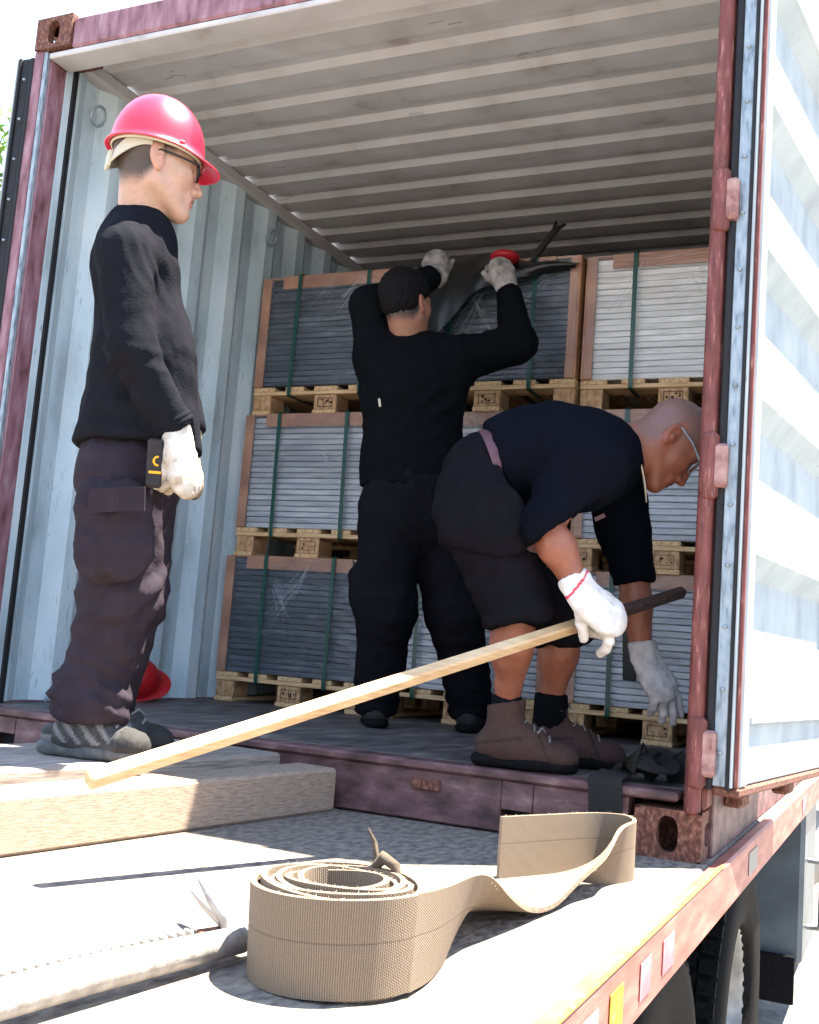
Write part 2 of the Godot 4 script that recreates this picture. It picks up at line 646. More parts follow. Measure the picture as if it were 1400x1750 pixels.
	M.rail = surface(noise(33, 0.012, [[0.0, Color(0.46, 0.25, 0.21)], [0.5, Color(0.58, 0.34, 0.30)], [1.0, Color(0.68, 0.48, 0.43)]], 512, 5), Vector3(1, 3, 0.6), 0.5, fine, 0.04)
	M.rail.metallic_specular = 0.42
	M.chassis = surface(noise(34, 0.02, [[0.0, Color(0.06, 0.06, 0.065)], [1.0, Color(0.17, 0.165, 0.16)]], 256), Vector3(1, 1, 1), 0.7)
	M.slate = surface(noise(35, 0.012, [[0.0, Color(0.20, 0.24, 0.27)], [1.0, Color(0.32, 0.36, 0.39)]], 256), Vector3(1, 1, 1), 0.4)
	M.rubber = surface(noise(36, 0.04, [[0.0, Color(0.035, 0.035, 0.04)], [0.6, Color(0.07, 0.07, 0.075)], [1.0, Color(0.13, 0.125, 0.12)]], 512), Vector3(3, 3, 3), 0.8, fine, 0.05)
	M.rim = surface(noise(37, 0.02, [[0.0, Color(0.35, 0.36, 0.37)], [1.0, Color(0.6, 0.61, 0.62)]], 256), Vector3(2, 2, 2), 0.4, null, 0.0, 0.6)
	M.red_tape = surface(noise(90, 0.01, [[0.0, Color(0.62, 0.36, 0.38)], [0.6, Color(0.70, 0.45, 0.47)], [1.0, Color(0.74, 0.58, 0.57)]], 256), Vector3(2, 2, 2), 0.9)
	M.white_tape = plain(Color(0.60, 0.58, 0.55), 0.9)
	M.yellow = surface(noise(38, 0.03, [[0.0, Color(0.62, 0.42, 0.30)], [0.42, Color(0.70, 0.55, 0.25)], [0.6, Color(0.72, 0.62, 0.22)], [1.0, Color(0.76, 0.70, 0.50)]], 256), Vector3(3, 3, 3), 0.5)
	M.rubber.metallic_specular = 0.2
	for m in [M.red_tape, M.white_tape, M.yellow, M.door]:
		m.metallic_specular = 0.15
		m.roughness = maxf(m.roughness, 0.75)
	M.ground = surface(noise(39, 0.01, [[0.0, Color(0.34, 0.33, 0.32)], [0.5, Color(0.43, 0.42, 0.40)], [1.0, Color(0.52, 0.50, 0.48)]], 1024, 6), Vector3(0.25, 0.25, 0.25), 0.9, noise(40, 0.08, [], 512, 5), 1.0)
	# wood and packaging
	var grain := [[0.0, Color(0.52, 0.40, 0.27)], [0.3, Color(0.72, 0.58, 0.42)], [0.6, Color(0.80, 0.68, 0.51)], [1.0, Color(0.88, 0.78, 0.62)]]
	M.pine_across = surface(noise(41, 0.012, grain, 512, 5), Vector3(0.7, 14, 9), 0.75, fine, 0.03)
	M.pine_along = surface(noise(42, 0.012, grain, 512, 5), Vector3(9, 14, 0.7), 0.75, fine, 0.03)
	M.block = surface(noise(43, 0.012, [[0.0, Color(0.48, 0.36, 0.26)], [0.5, Color(0.68, 0.54, 0.39)], [1.0, Color(0.79, 0.66, 0.50)]], 512, 5), Vector3(6, 3, 1.5), 0.8, fine, 0.05)
	M.timber = surface(noise(44, 0.014, [[0.0, Color(0.42, 0.36, 0.31)], [0.35, Color(0.55, 0.48, 0.42)], [0.65, Color(0.60, 0.53, 0.465)], [1.0, Color(0.67, 0.60, 0.54)]], 1024, 6), Vector3(11, 14, 1.3), 0.9, fine, 0.03)
	over(M.timber, scuffs(29, 260, Color(0.30, 0.20, 0.13), true, 26), Vector3(2.4, 2.4, 2.4))
	M.grey_timber = surface(noise(46, 0.010, [[0.0, Color(0.30, 0.27, 0.25)], [0.4, Color(0.48, 0.44, 0.41)], [1.0, Color(0.66, 0.62, 0.58)]], 1024, 6), Vector3(9, 9, 0.5), 0.9, fine, 0.04)
	M.pole = surface(noise(47, 0.012, [[0.0, Color(0.62, 0.48, 0.34)], [0.5, Color(0.78, 0.66, 0.50)], [1.0, Color(0.85, 0.76, 0.62)]], 512, 5), Vector3(1.2, 20, 1.2), 0.7, fine, 0.03)
	M.card = surface(noise(48, 0.01, [[0.0, Color(0.50, 0.33, 0.22)], [0.5, Color(0.62, 0.43, 0.30)], [1.0, Color(0.70, 0.52, 0.38)]], 256), Vector3(1.5, 1.5, 1.5), 0.55)
	M.green = plain(Color(0.03, 0.26, 0.22), 0.4)
	M.ink = plain(Color(0.16, 0.09, 0.06), 0.9)
	for k in 3:
		var b: float = [0.14, 0.185, 0.235][k]
		M["dark_%d" % k] = surface(noise(50 + k, 0.02, [[0.0, Color(b * 0.6, b * 0.65, b * 0.75)], [0.6, Color(b, b * 1.06, b * 1.18)], [1.0, Color(b * 1.8, b * 1.85, b * 1.95)]], 256), Vector3(0.7, 6, 2), 0.35, fine, 0.04)
		var l: float = [0.57, 0.63, 0.68][k]
		M["light_%d" % k] = surface(noise(55 + k, 0.02, [[0.0, Color(l * 0.82, l * 0.84, l * 0.87)], [0.6, Color(l, l * 1.015, l * 1.035)], [1.0, Color(l * 1.12, l * 1.13, l * 1.14)]], 256), Vector3(0.7, 6, 2), 0.4, fine, 0.04)
		var w: float = [0.80, 0.83, 0.86][k]
		M["white_%d" % k] = surface(noise(60 + k, 0.02, [[0.0, Color(w * 0.88, w * 0.87, w * 0.84)], [0.6, Color(w, w * 0.995, w * 0.97)], [1.0, Color(w * 1.08, w * 1.07, w * 1.05)]], 256), Vector3(0.7, 6, 2), 0.4, fine, 0.04)
	M.film = film()
	M.crease = plain(Color(0.88, 0.90, 0.92, 0.36), 0.3)
	M.crease.transparency = BaseMaterial3D.TRANSPARENCY_ALPHA
	# cloth, skin, rubber
	M.cloth_bump = cloth
	M.black_shirt = garment(Color(0.060, 0.062, 0.072), 0.95)
	M.grey_shirt = garment(Color(0.100, 0.104, 0.125), 0.95)
	M.navy_shirt = garment(Color(0.050, 0.060, 0.090), 0.95)
	M.trousers = garment(Color(0.185, 0.165, 0.190), 0.9)
	M.black_trousers = garment(Color(0.085, 0.082, 0.098), 0.95)
	M.skin = StandardMaterial3D.new()
	M.skin.vertex_color_use_as_albedo = true
	M.skin.roughness = 0.5
	M.skin.subsurf_scatter_enabled = true
	M.skin.subsurf_scatter_strength = 0.1
	M.skin.heightmap_enabled = true
	M.skin.heightmap_texture = fine
	M.skin.heightmap_scale = 0.035
	M.skin.uv1_triplanar = true
	M.skin.uv1_world_triplanar = true
	M.skin.uv1_scale = Vector3.ONE * 7.0
	M.vertex = StandardMaterial3D.new()
	M.vertex.vertex_color_use_as_albedo = true
	M.vertex.roughness = 0.85
	M.vertex.heightmap_enabled = true
	M.vertex.heightmap_texture = cloth
	M.vertex.heightmap_scale = 0.12
	M.vertex.uv1_triplanar = true
	M.vertex.uv1_world_triplanar = true
	M.vertex.uv1_scale = Vector3.ONE * 9.0
	M.knit = M.vertex.duplicate()
	M.knit.heightmap_scale = 0.3
	M.knit.uv1_scale = Vector3(14, 8, 14)
	M.knit.metallic_specular = 0.2
	M.hair = surface(noise(70, 0.05, [[0.0, grey(0.02)], [1.0, Color(0.10, 0.09, 0.09)]], 256), Vector3(10, 4, 10), 0.7, fine, 0.35)
	M.hair.metallic_specular = 0.25
	M.red_shell = surface(noise(78, 0.015, [[0.0, Color(0.80, 0.09, 0.20)], [0.7, Color(0.86, 0.10, 0.22)], [1.0, Color(0.90, 0.16, 0.27)]], 256), Vector3(3, 3, 3), 0.32)
	over(M.red_shell, scuffs(79, 26, Color(0.55, 0.05, 0.12), false, 22, 512), Vector3(2.5, 2.5, 2.5))
	M.red_shell.clearcoat_enabled = true
	M.red_shell.clearcoat = 0.4
	M.red_shell.clearcoat_roughness = 0.15
	M.red_cap = plain(Color(0.62, 0.02, 0.07), 0.5)
	M.strap_white = plain(Color(0.72, 0.70, 0.62), 0.6)
	M.black_plastic = plain(Color(0.05, 0.052, 0.06), 0.35)
	M.shoe_grey = surface(noise(71, 0.03, [[0.0, Color(0.20, 0.21, 0.22)], [1.0, Color(0.36, 0.37, 0.37)]], 256), Vector3(4, 4, 4), 0.8, cloth, 0.1)
	M.shoe_dark = surface(noise(72, 0.03, [[0.0, Color(0.075, 0.078, 0.085)], [1.0, Color(0.16, 0.165, 0.17)]], 256), Vector3(4, 4, 4), 0.8, cloth, 0.1)
	M.boot = surface(noise(73, 0.03, [[0.0, Color(0.16, 0.10, 0.085)], [0.6, Color(0.28, 0.19, 0.165)], [1.0, Color(0.36, 0.27, 0.24)]], 256), Vector3(4, 4, 4), 0.75, cloth, 0.1)
	M.boot_dark = surface(noise(74, 0.03, [[0.0, Color(0.07, 0.06, 0.06)], [1.0, Color(0.15, 0.12, 0.115)]], 256), Vector3(4, 4, 4), 0.75, cloth, 0.1)
	M.lace = plain(Color(0.50, 0.50, 0.48), 0.8)
	M.belt = surface(noise(75, 0.05, [[0.0, Color(0.26, 0.14, 0.17)], [1.0, Color(0.38, 0.22, 0.26)]], 256), Vector3(4, 4, 4), 0.5)
	M.webbing = surface(stripes(16, 0.30), Vector3(1, 1, 1), 0.95, stripes(16, 0.9), 0.14)
	M.webbing.uv1_triplanar = false
	M.webbing.uv1_world_triplanar = false
	M.webbing.uv1_scale = Vector3(20, 7.14, 1)
	M.webbing.albedo_color = Color(0.535, 0.47, 0.395)
	M.dark_webbing = plain(Color(0.09, 0.085, 0.085), 0.9)
	M.dark_webbing.heightmap_enabled = true
	M.dark_webbing.heightmap_texture = M.webbing.heightmap_texture
	M.dark_webbing.heightmap_scale = 0.1
	M.dark_webbing.uv1_scale = Vector3(16, 7, 1)
	M.tool_steel = surface(noise(76, 0.03, [[0.0, Color(0.50, 0.48, 0.46)], [1.0, Color(0.72, 0.71, 0.69)]], 256), Vector3(5, 5, 5), 0.45, fine, 0.04, 0.3)
	M.thread = plain(Color(0.72, 0.63, 0.53), 0.95)
	M.logo = plain(Color(0.9, 0.62, 0.05), 0.6)

func garment(c: Color, rough: float) -> StandardMaterial3D:
	var m := plain(c, rough)
	var k := c.get_luminance()
	m = surface(noise(80 + int(k * 1000), 0.02, [[0.0, c * 0.88], [0.6, c], [1.0, c * 1.12]], 256), Vector3(2.5, 2.5, 2.5), rough, M.cloth_bump, 0.12)
	m.metallic_specular = 0.12
	return m

# wrinkled stretch film: clear and glossy, its creases catch the light
func film() -> StandardMaterial3D:
	var m := plain(Color(0.80, 0.90, 1.0, 0.045), 0.12)
	m.transparency = BaseMaterial3D.TRANSPARENCY_ALPHA
	m.heightmap_enabled = true
	m.heightmap_texture = noise(9, 0.012, [], 512, 5, FastNoiseLite.TYPE_SIMPLEX_SMOOTH, true)
	m.heightmap_scale = 0.8
	m.uv1_triplanar = true
	m.uv1_world_triplanar = true
	m.uv1_scale = Vector3(0.7, 3.4, 1.0)
	return m

# ---------------------------------------------------------------- ground, trailer
func make_ground() -> void:
	var pm := PlaneMesh.new()
	pm.size = Vector2(300, 300)
	var g := part("ground", pm, M.ground, self, Vector3(0, -1.3, 0))
	structure(g, "pale dusty sunlit ground of the yard around the trailer", "ground")

func make_trailer() -> void:
	var t := thing("flatbed_trailer", "red-brown flatbed trailer with pale worn deck carrying the container", "trailer", Vector3(0, -1.3, 0))
	var up := 1.3
	bar("deck", Vector3(-1.25, up - 0.27, -6.6), Vector3(1.25, up - 0.16, 3.4), M.bed, t, 0.01)
	for s in [-1.0, 1.0]:
		var r := bar("side_rail", Vector3(minf(s * 1.2505, s * 1.285), up - 0.275, -6.6), Vector3(maxf(s * 1.2505, s * 1.285), up - 0.157, 3.4), M.rail, t, 0.006)
		if s > 0:
			bar("yellow_edge_line", Vector3(1.278, up - 0.157, 0.0) - r.position, Vector3(1.2865, up - 0.1535, 3.4) - r.position, M.yellow, r, 0.001)
			for q in [[0.60, 0.70, M.red_tape], [0.80, 0.88, M.red_tape], [-0.62, -0.44, M.white_tape], [1.0, 1.08, M.yellow], [1.15, 1.35, M.white_tape], [-2.2, -2.05, M.red_tape]]:
				bar("reflective_tape", Vector3(1.286, up - 0.245, q[0]) - r.position, Vector3(1.2875, up - 0.185, q[1]) - r.position, q[2], r, 0.0005)
	for x in [-0.5, 0.5]:
		bar("chassis_beam", Vector3(x - 0.07, up - 0.60, -6.6), Vector3(x + 0.07, up - 0.272, 3.2), M.chassis, t)
	for z in range(-6, 4):
		bar("cross_beam", Vector3(-1.2, up - 0.36, z - 0.04), Vector3(1.2, up - 0.273, z + 0.04), M.chassis, t)
	for z in [-1.05, 0.22, 1.45]:
		part("axle", tube([Vector3(-1.0, 0.5, z), Vector3(1.0, 0.5, z)], 0.07, 12), M.chassis, t)
		for s in [-1.0, 1.0]:
			for inner in [0, 1]:
				if s < 0 and inner:
					continue
				make_wheel(t, Vector3(s * (1.07 - 0.34 * inner), 0.5, z), s)
	# box hung under the deck beyond the wheels
	var bx := bar("storage_box", Vector3(0.62, up - 1.0, -3.4), Vector3(1.245, up - 0.29, -2.75), M.slate, t, 0.02)
	bar("mud_flap", Vector3(0.70, up - 1.16, -2.72), Vector3(1.22, up - 0.95, -2.70), M.rubber, t, 0.004)
	part("handle", tube([Vector3(0.32, 0.1, 0.2), Vector3(0.37, 0.1, 0.2), Vector3(0.38, 0.08, 0.2), Vector3(0.38, -0.18, 0.2), Vector3(0.37, -0.2, 0.2), Vector3(0.32, -0.2, 0.2)], 0.012, 8), M.rim, bx)
	part("air_tank", tube([Vector3(1.12, up - 0.66, -4.6), Vector3(1.12, up - 0.66, -3.7)], 0.17, 20), M.white_tape, t)
	part("landing_leg", bevel_box(Vector3(0.14, 0.9, 0.14), 0.01), M.chassis, t, Vector3(1.0, 0.55, -5.0))

func make_wheel(t: Node3D, at: Vector3, s: float) -> void:
	var prof := [[0.29, 0.10], [0.30, 0.125], [0.34, 0.135], [0.42, 0.14], [0.465, 0.135], [0.49, 0.12], [0.497, 0.10], [0.5, 0.03], [0.5, -0.03], [0.497, -0.10], [0.49, -0.12], [0.465, -0.135], [0.42, -0.14], [0.34, -0.135], [0.30, -0.125], [0.29, -0.10]]
	var rows := []
	for q in prof:
		var row := []
		for k in 64:
			var a := TAU * k / 64
			row.append(Vector3(q[1] * s, cos(a) * q[0], sin(a) * q[0]))
		rows.append(row)
	var w := part("tyre", sheet(rows, true), M.rubber, t, at)
	# tread blocks
	var st := Soup.new()
	for k in 56:
		var a := TAU * k / 56
		for j in 4:
			var x: float = [-0.095, -0.033, 0.033, 0.095][j]
			var aa := a + (0.03 if j % 2 else 0.0)
			var u := Vector3(0, cos(aa), sin(aa))
			var v := Vector3(0, -sin(aa), cos(aa))
			var p := u * 0.5
			var c := []
			for i in 8:
				c.append(p + Vector3(x + (0.026 if i & 1 else -0.026), 0, 0) + v * (0.021 if i & 2 else -0.021) + u * (0.012 if i & 4 else -0.006))
			for fc in [[4, 5, 7, 6], [0, 2, 6, 4], [1, 3, 7, 5], [0, 1, 5, 4], [2, 3, 7, 6]]:
				var mid: Vector3 = (c[fc[0]] + c[fc[2]]) / 2
				st.poly([c[fc[0]], c[fc[1]], c[fc[2]], c[fc[3]]], mid - p - u * 0.003)
	var tr := part("tread", soup_mesh(st), M.rubber, w)
	tr.set_meta("kind", "stuff")
	rows = []
	for q in [[0.0, 0.03], [0.06, 0.03], [0.075, 0.045], [0.10, 0.06], [0.14, 0.055], [0.17, 0.02], [0.22, 0.0], [0.265, 0.02], [0.285, 0.09], [0.298, 0.115], [0.295, 0.09]]:
		var row := []
		for k in 40:
			var a := TAU * k / 40
			row.append(Vector3(q[1] * s, cos(a) * q[0], sin(a) * q[0]))
		rows.append(row)
	var rim := part("rim", sheet(rows, true), M.rim, w)
	for k in 8:
		var a := TAU * k / 8
		part("wheel_nut", tube([Vector3(0.02 * s, cos(a) * 0.2, sin(a) * 0.2), Vector3(0.05 * s, cos(a) * 0.2, sin(a) * 0.2)], 0.014, 6), M.rim, w)

# ---------------------------------------------------------------- container
func corrugated(length: float, height: float, prof: Array, period: float, thick: float) -> ArrayMesh:
	# runs along +x, stands along +y, relief along z; prof holds [share of the period, depth]
	var pts := []
	var n := int(length / period)
	for i in n + 1:
		for q in prof:
			var x: float = (i + q[0]) * period
			if x < length:
				pts.append(Vector2(x, q[1]))
	pts.append(Vector2(length, prof[0][1]))
	var s := Soup.new()
	for i in pts.size() - 1:
		var a: Vector2 = pts[i]
		var b: Vector2 = pts[i + 1]
		for k in [0.0, -thick]:
			s.poly([Vector3(a.x, 0, a.y + k), Vector3(b.x, 0, b.y + k), Vector3(b.x, height, b.y + k), Vector3(a.x, height, a.y + k)], Vector3(0, 0, 1 if k == 0.0 else -1))
	return soup_mesh(s)

func casting(parent: Node, called: String, centre: Vector3, s: float, m: Material) -> void:
	# corner casting: a hollow block with an oval hole in front and one at the side
	var sp := Soup.new()
	var h := Vector3(0.081, 0.059, 0.089)
	var plate := func(c: Vector3, u: Vector3, v: Vector3, hu: float, hv: float, ru: float, rv: float):
		var nrm := u.cross(v)
		if nrm.dot(c) < 0:
			nrm = -nrm
		for k in 32:
			var p := []
			for kk in [k, k + 1]:
				var a: float = TAU * kk / 32.0
				var e := Vector2(cos(a), sin(a))
				var sc: float = minf(hu / maxf(absf(e.x), 1e-6), hv / maxf(absf(e.y), 1e-6))
				var en := Vector2(signf(e.x) * pow(absf(e.x), 0.75) * ru, signf(e.y) * pow(absf(e.y), 0.75) * rv)
				p.append([c + u * e.x * sc + v * e.y * sc, c + u * en.x + v * en.y])
			sp.poly([p[0][0], p[1][0], p[1][1], p[0][1]], nrm)
			sp.poly([p[0][1], p[1][1], p[1][1] - nrm * 0.03, p[0][1] - nrm * 0.03], c - (p[0][1] + p[1][1]) / 2)
	plate.call(Vector3(0, 0, h.z), Vector3.RIGHT, Vector3.UP, h.x, h.y, 0.026, 0.043)
	plate.call(Vector3(s * h.x, 0, 0), Vector3.BACK, Vector3.UP, h.z, h.y, 0.045, 0.028)
	sp.poly([Vector3(-h.x, h.y, -h.z), Vector3(h.x, h.y, -h.z), Vector3(h.x, h.y, h.z), Vector3(-h.x, h.y, h.z)], Vector3.UP)
	sp.poly([Vector3(-h.x, -h.y, -h.z), Vector3(h.x, -h.y, -h.z), Vector3(h.x, -h.y, h.z), Vector3(-h.x, -h.y, h.z)], Vector3.DOWN)
	sp.poly([Vector3(-h.x, -h.y, -h.z), Vector3(h.x, -h.y, -h.z), Vector3(h.x, h.y, -h.z), Vector3(-h.x, h.y, -h.z)], Vector3.FORWARD)
	sp.poly([Vector3(-s * h.x, -h.y, -h.z), Vector3(-s * h.x, -h.y, h.z), Vector3(-s * h.x, h.y, h.z), Vector3(-s * h.x, h.y, -h.z)], Vector3(-s, 0, 0))
	var o := part(called, soup_mesh(sp), m, parent, centre)

const L := -1.172   # inner face of the left wall
const R := 1.19     # inner face of the right wall

func make_container() -> void:
	var t := thing("shipping_container", "open brown shipping container with pale ribbed inside, on the trailer", "container", Vector3(0, -0.16, 0))
	var up := 0.16
	var long := 6.0
	# side walls: profile of the sheet
	var prof := [[0.0, 0.0], [0.26, 0.0], [0.50, -0.036], [0.76, -0.036]]
	var lw := part("left_wall", corrugated(long - 0.12, 2.36, prof, 0.278, 0.003), M.wall, t, Vector3(L, up, -0.12), Vector3(0, PI / 2, 0))
	var rw := part("right_wall", corrugated(long - 0.10, 2.385, prof, 0.278, 0.003), M.wall, t, Vector3(R, up, -long), Vector3(0, -PI / 2, 0))
	part("end_wall", corrugated(R - L + 0.08, 2.40, prof, 0.278, 0.003), M.wall, t, Vector3(L - 0.04, up, -long))
	# roof: turned so that its ribs run across
	var rp := [[0.0, 0.0], [0.50, 0.0], [0.63, -0.022], [0.88, -0.022]]
	var rf := part("roof", corrugated(long - 0.1, R - L + 0.06, rp, 0.211, 0.003), M.roof, t)
	# local x runs into the container, y across it, z (relief) downwards
	rf.transform = Transform3D(Basis(Vector3(0, 0, -1), Vector3(-1, 0, 0), Vector3(0, -1, 0)).orthonormalized(), Vector3(R + 0.03, up + 2.392, -0.12))
	for s in [-1.0, 1.0]:
		var x := L if s < 0 else R
		bar("top_side_rail", Vector3(minf(x - s * 0.012, x + s * 0.05), up + 2.33, -long), Vector3(maxf(x - s * 0.012, x + s * 0.05), up + 2.392, -0.12), M.roof, t, 0.012)
		bar("bottom_side_rail", Vector3(minf(x - s * 0.004, x + s * 0.05), 0.0, -long), Vector3(maxf(x - s * 0.004, x + s * 0.05), up + 0.005, -0.10), M.sill, t, 0.004)
	# lashing rings on the left wall
	for q in [[2.22, -0.30], [2.22, -1.55], [0.04, -0.42], [2.22, -2.6]]:
		var ringed := []
		for k in 17:
			var a := TAU * k / 16
			ringed.append(Vector3(sin(a) * 0.035, cos(a) * 0.035 - 0.03, 0.02 + 0.012 * cos(a)))
		var lr := part("lashing_ring", tube(ringed, 0.006, 6), M.steel_strip, lw, Vector3(-q[1] - 0.14, q[0], 0.0))
	# floor boards
	var nb := 5
	for i in nb:
		var x0 := lerpf(L, R, float(i) / nb)
		var x1 := lerpf(L, R, float(i + 1) / nb)
		bar("floor_board", Vector3(x0 + 0.002, up - 0.028, -long), Vector3(x1 - 0.002, up, -0.09), M.floor, t, 0.002)
	# threshold across the door opening, with a slot in it
	bar("threshold_plate", Vector3(L + 0.02, up - 0.024, -0.0895), Vector3(R - 0.02, up - 0.001, 0.004), M.sill, t, 0.008)
	bar("door_sill", Vector3(L + 0.115, 0.082, -0.085), Vector3(-0.9405, up - 0.0255, -0.0045), M.sill, t, 0.002)
	bar("sill_slot", Vector3(L + 0.115, 0.02, -0.083), Vector3(-0.941, 0.0815, -0.07), M.gasket, t, 0.001)
	bar("door_sill", Vector3(-0.94, 0.005, -0.085), Vector3(0.72, up - 0.025, -0.004), M.sill, t, 0.004)
	bar("door_sill", Vector3(0.805, 0.005, -0.085), Vector3(R - 0.14, up - 0.025, -0.004), M.sill, t, 0.004)
	bar("door_sill", Vector3(0.7205, 0.062, -0.085), Vector3(0.8045, up - 0.0255, -0.0045), M.sill, t, 0.002)
	bar("sill_slot", Vector3(0.721, 0.006, -0.083), Vector3(0.804, 0.0615, -0.07), M.gasket, t, 0.001)
	bar("sill_latch", Vector3(0.47, 0.085, -0.004), Vector3(0.55, 0.115, 0.008), M.rust, t, 0.004)
	# header over the doors
	bar("header", Vector3(L + 0.112, up + 2.30, -0.09), Vector3(R - 0.10, up + 2.412, -0.006), M.mauve, t, 0.008)
	bar("header_lip", Vector3(L + 0.01, up + 2.277, -0.118), Vector3(R - 0.01, up + 2.2985, -0.012), M.roof, t, 0.004)
	bar("header_back", Vector3(L + 0.002, up + 2.299, -0.1195), Vector3(R - 0.002, up + 2.3915, -0.0905), M.roof, t, 0.004)
	# corner posts
	bar("corner_post", Vector3(L - 0.05, 0.119, -0.115), Vector3(L + 0.006, up + 2.306, -0.03), M.mauve, t, 0.006)
	bar("post_flange", Vector3(L - 0.052, 0.119, -0.0295), Vector3(L - 0.012, up + 2.306, -0.004), M.mauve, t, 0.004)
	bar("post_edge", Vector3(L - 0.0118, 0.119, -0.0292), Vector3(L + 0.004, up + 2.306, -0.010), M.steel_strip, t, 0.003)
	bar("corner_seam", Vector3(L - 0.006, up, -0.175), Vector3(L + 0.007, up + 2.33, -0.150), M.gasket, t, 0.004)
	bar("post_return", Vector3(L - 0.03, up, -0.1495), Vector3(L + 0.003, up + 2.33, -0.1155), M.wall, t, 0.003)
	bar("corner_post", Vector3(R - 0.004, 0.119, -0.12), Vector3(R + 0.045, up + 2.306, -0.02), M.worn, t, 0.012)
	part("post_tube", tube([Vector3(R + 0.014, 0.12, -0.004), Vector3(R + 0.014, up + 2.30, -0.004)], 0.020, 18), M.worn, t)
	for y in [0.10, 0.80, 1.49, 2.16]:
		var h := bar("hinge_lug", Vector3(R + 0.016, up + y - 0.055, -0.012), Vector3(R + 0.066, up + y + 0.055, 0.022), M.lug, t, 0.012)
		part("hinge_pin", tube([Vector3(-0.02, -0.075, 0.0), Vector3(-0.02, 0.075, 0.0)], 0.0235, 14), M.worn, h)
	casting(t, "corner_casting", Vector3(L - 0.047 + 0.081, up + 2.366, -0.086), -1.0, M.rust)
	casting(t, "corner_casting", Vector3(R + 0.040 - 0.081, up + 2.366, -0.086), 1.0, M.rust)
	casting(t, "corner_casting", Vector3(L - 0.047 + 0.081, 0.059, -0.086), -1.0, M.rust)
	casting(t, "corner_casting", Vector3(R + 0.040 - 0.081, 0.059, -0.086), 1.0, M.rust)
	make_door(t, 1.0, Vector3(R + 0.117, up, 0.0), deg_to_rad(82.5))
	make_door(t, -1.0, Vector3(L - 0.125, up, 0.0), deg_to_rad(97.0))

# A door leaf swung right back. Local x runs from the hinge edge along the leaf, z is the inner face's side (times s).
func make_door(t: Node3D, s: float, at: Vector3, turn: float) -> void:
	var d := Node3D.new()
	d.name = "door" if s > 0 else "door_001"
	t.add_child(d)
	d.position = at
	d.rotation.y = turn
	d.set_meta("label", "right door leaf swung back, pale ribbed inner face in the sun" if s > 0 else "left door leaf swung back, seen edge on")
	var zz := func(a: float, b: float, y0: float, y1: float, x0: float, x1: float) -> Array:
		return [Vector3(x0, y0, minf(a * s, b * s)), Vector3(x1, y1, maxf(a * s, b * s))]
	var w := 1.14
	var y0 := 0.025
	var y1 := 2.285
	var e: Array
	# edge facing out of the container, from the outer side to the inner
	e = zz.call(-0.078, -0.060, y0 - 0.01, y1, -0.010, 0.010)
	bar("door_gasket", e[0], e[1], M.gasket, d, 0.006)
	e = zz.call(-0.0595, -0.026, y0, y1, -0.004, 0.012)
	var strip := bar("gasket_strip", e[0], e[1], M.steel_strip if s > 0 else M.gasket, d, 0.003)
	for k in 15:
		var r := SphereMesh.new()
		r.radius = 0.007
		r.height = 0.010
		r.radial_segments = 8
		r.rings = 4
		part("rivet", r, M.steel_strip, strip, Vector3(-0.009, -1.05 + k * 0.15, 0.0))
	e = zz.call(-0.0255, -0.016, y0 - 0.008, y1, -0.012, 0.012)
	bar("door_gasket", e[0], e[1], M.gasket, d, 0.004)
	e = zz.call(-0.0155, -0.0105, y0, y1, -0.014, 0.012)
	bar("sealing_lip", e[0], e[1], M.door, d, 0.001)
	e = zz.call(-0.010, 0.0, y0, y1, -0.001, 0.012)
	bar("door_edge", e[0], e[1], M.worn, d, 0.003)
	# frame of the inner face
	e = zz.call(-0.058, 0.004, y0, y1, 0.0125, 0.075)
	bar("door_frame", e[0], e[1], M.door, d, 0.006)
	e = zz.call(-0.058, 0.004, y0, y1, w - 0.06, w)
	bar("door_frame", e[0], e[1], M.door, d, 0.006)
	e = zz.call(-0.058, -0.004, y0, y0 + 0.17, 0.0755, w - 0.0605)
	bar("door_frame", e[0], e[1], M.door, d, 0.006)
	e = zz.call(-0.0035, 0.010, y0 + 0.150, y0 + 0.170, 0.0755, w - 0.0605)
	bar("cross_ledge", e[0], e[1], M.door, d, 0.003)
	e = zz.call(-0.058, 0.003, y1 - 0.1, y1, 0.0755, w - 0.0605)
	bar("door_frame", e[0], e[1], M.door, d, 0.006)
	# ribbed panel between the frame members
	var prof := [[0.0, -0.004], [0.34, -0.004], [0.50, -0.046], [0.86, -0.046]]
	var pm := corrugated(y1 - y0 - 0.27, w - 0.135, prof, 0.40, 0.004)
	var pn := part("ribbed_panel", pm, M.door, d)
	# local x of the sheet goes up, its y along the leaf
	pn.transform = Transform3D(Basis(Vector3(0, 1, 0), Vector3(s, 0, 0), Vector3(0, 0, -s)), Vector3(0.0755 if s > 0 else w - 0.06, y0 + 0.17, 0.0))
	if s > 0:
		pn.transform = Transform3D(Basis(Vector3(0, 1, 0), Vector3(-1, 0, 0), Vector3(0, 0, 1)), Vector3(w - 0.06, y0 + 0.17, 0.0))
	# locking bars on the outer side, their cams below the leaf
	for x in [0.30, 0.80]:
		part("locking_bar", tube([Vector3(x, -0.03, -0.085 * s), Vector3(x, y1 + 0.03, -0.085 * s)], 0.017, 10), M.worn, d)
		e = zz.call(-0.105, -0.055, -0.05, -0.012, x - 0.05, x + 0.03)
		bar("cam_keeper", e[0], e[1], M.rust, d, 0.010)
	e = zz.call(-0.062, 0.004, y0 - 0.022, y0 - 0.0005, 0.0, w)
	bar("bottom_gasket", e[0], e[1], M.rust, d, 0.006)

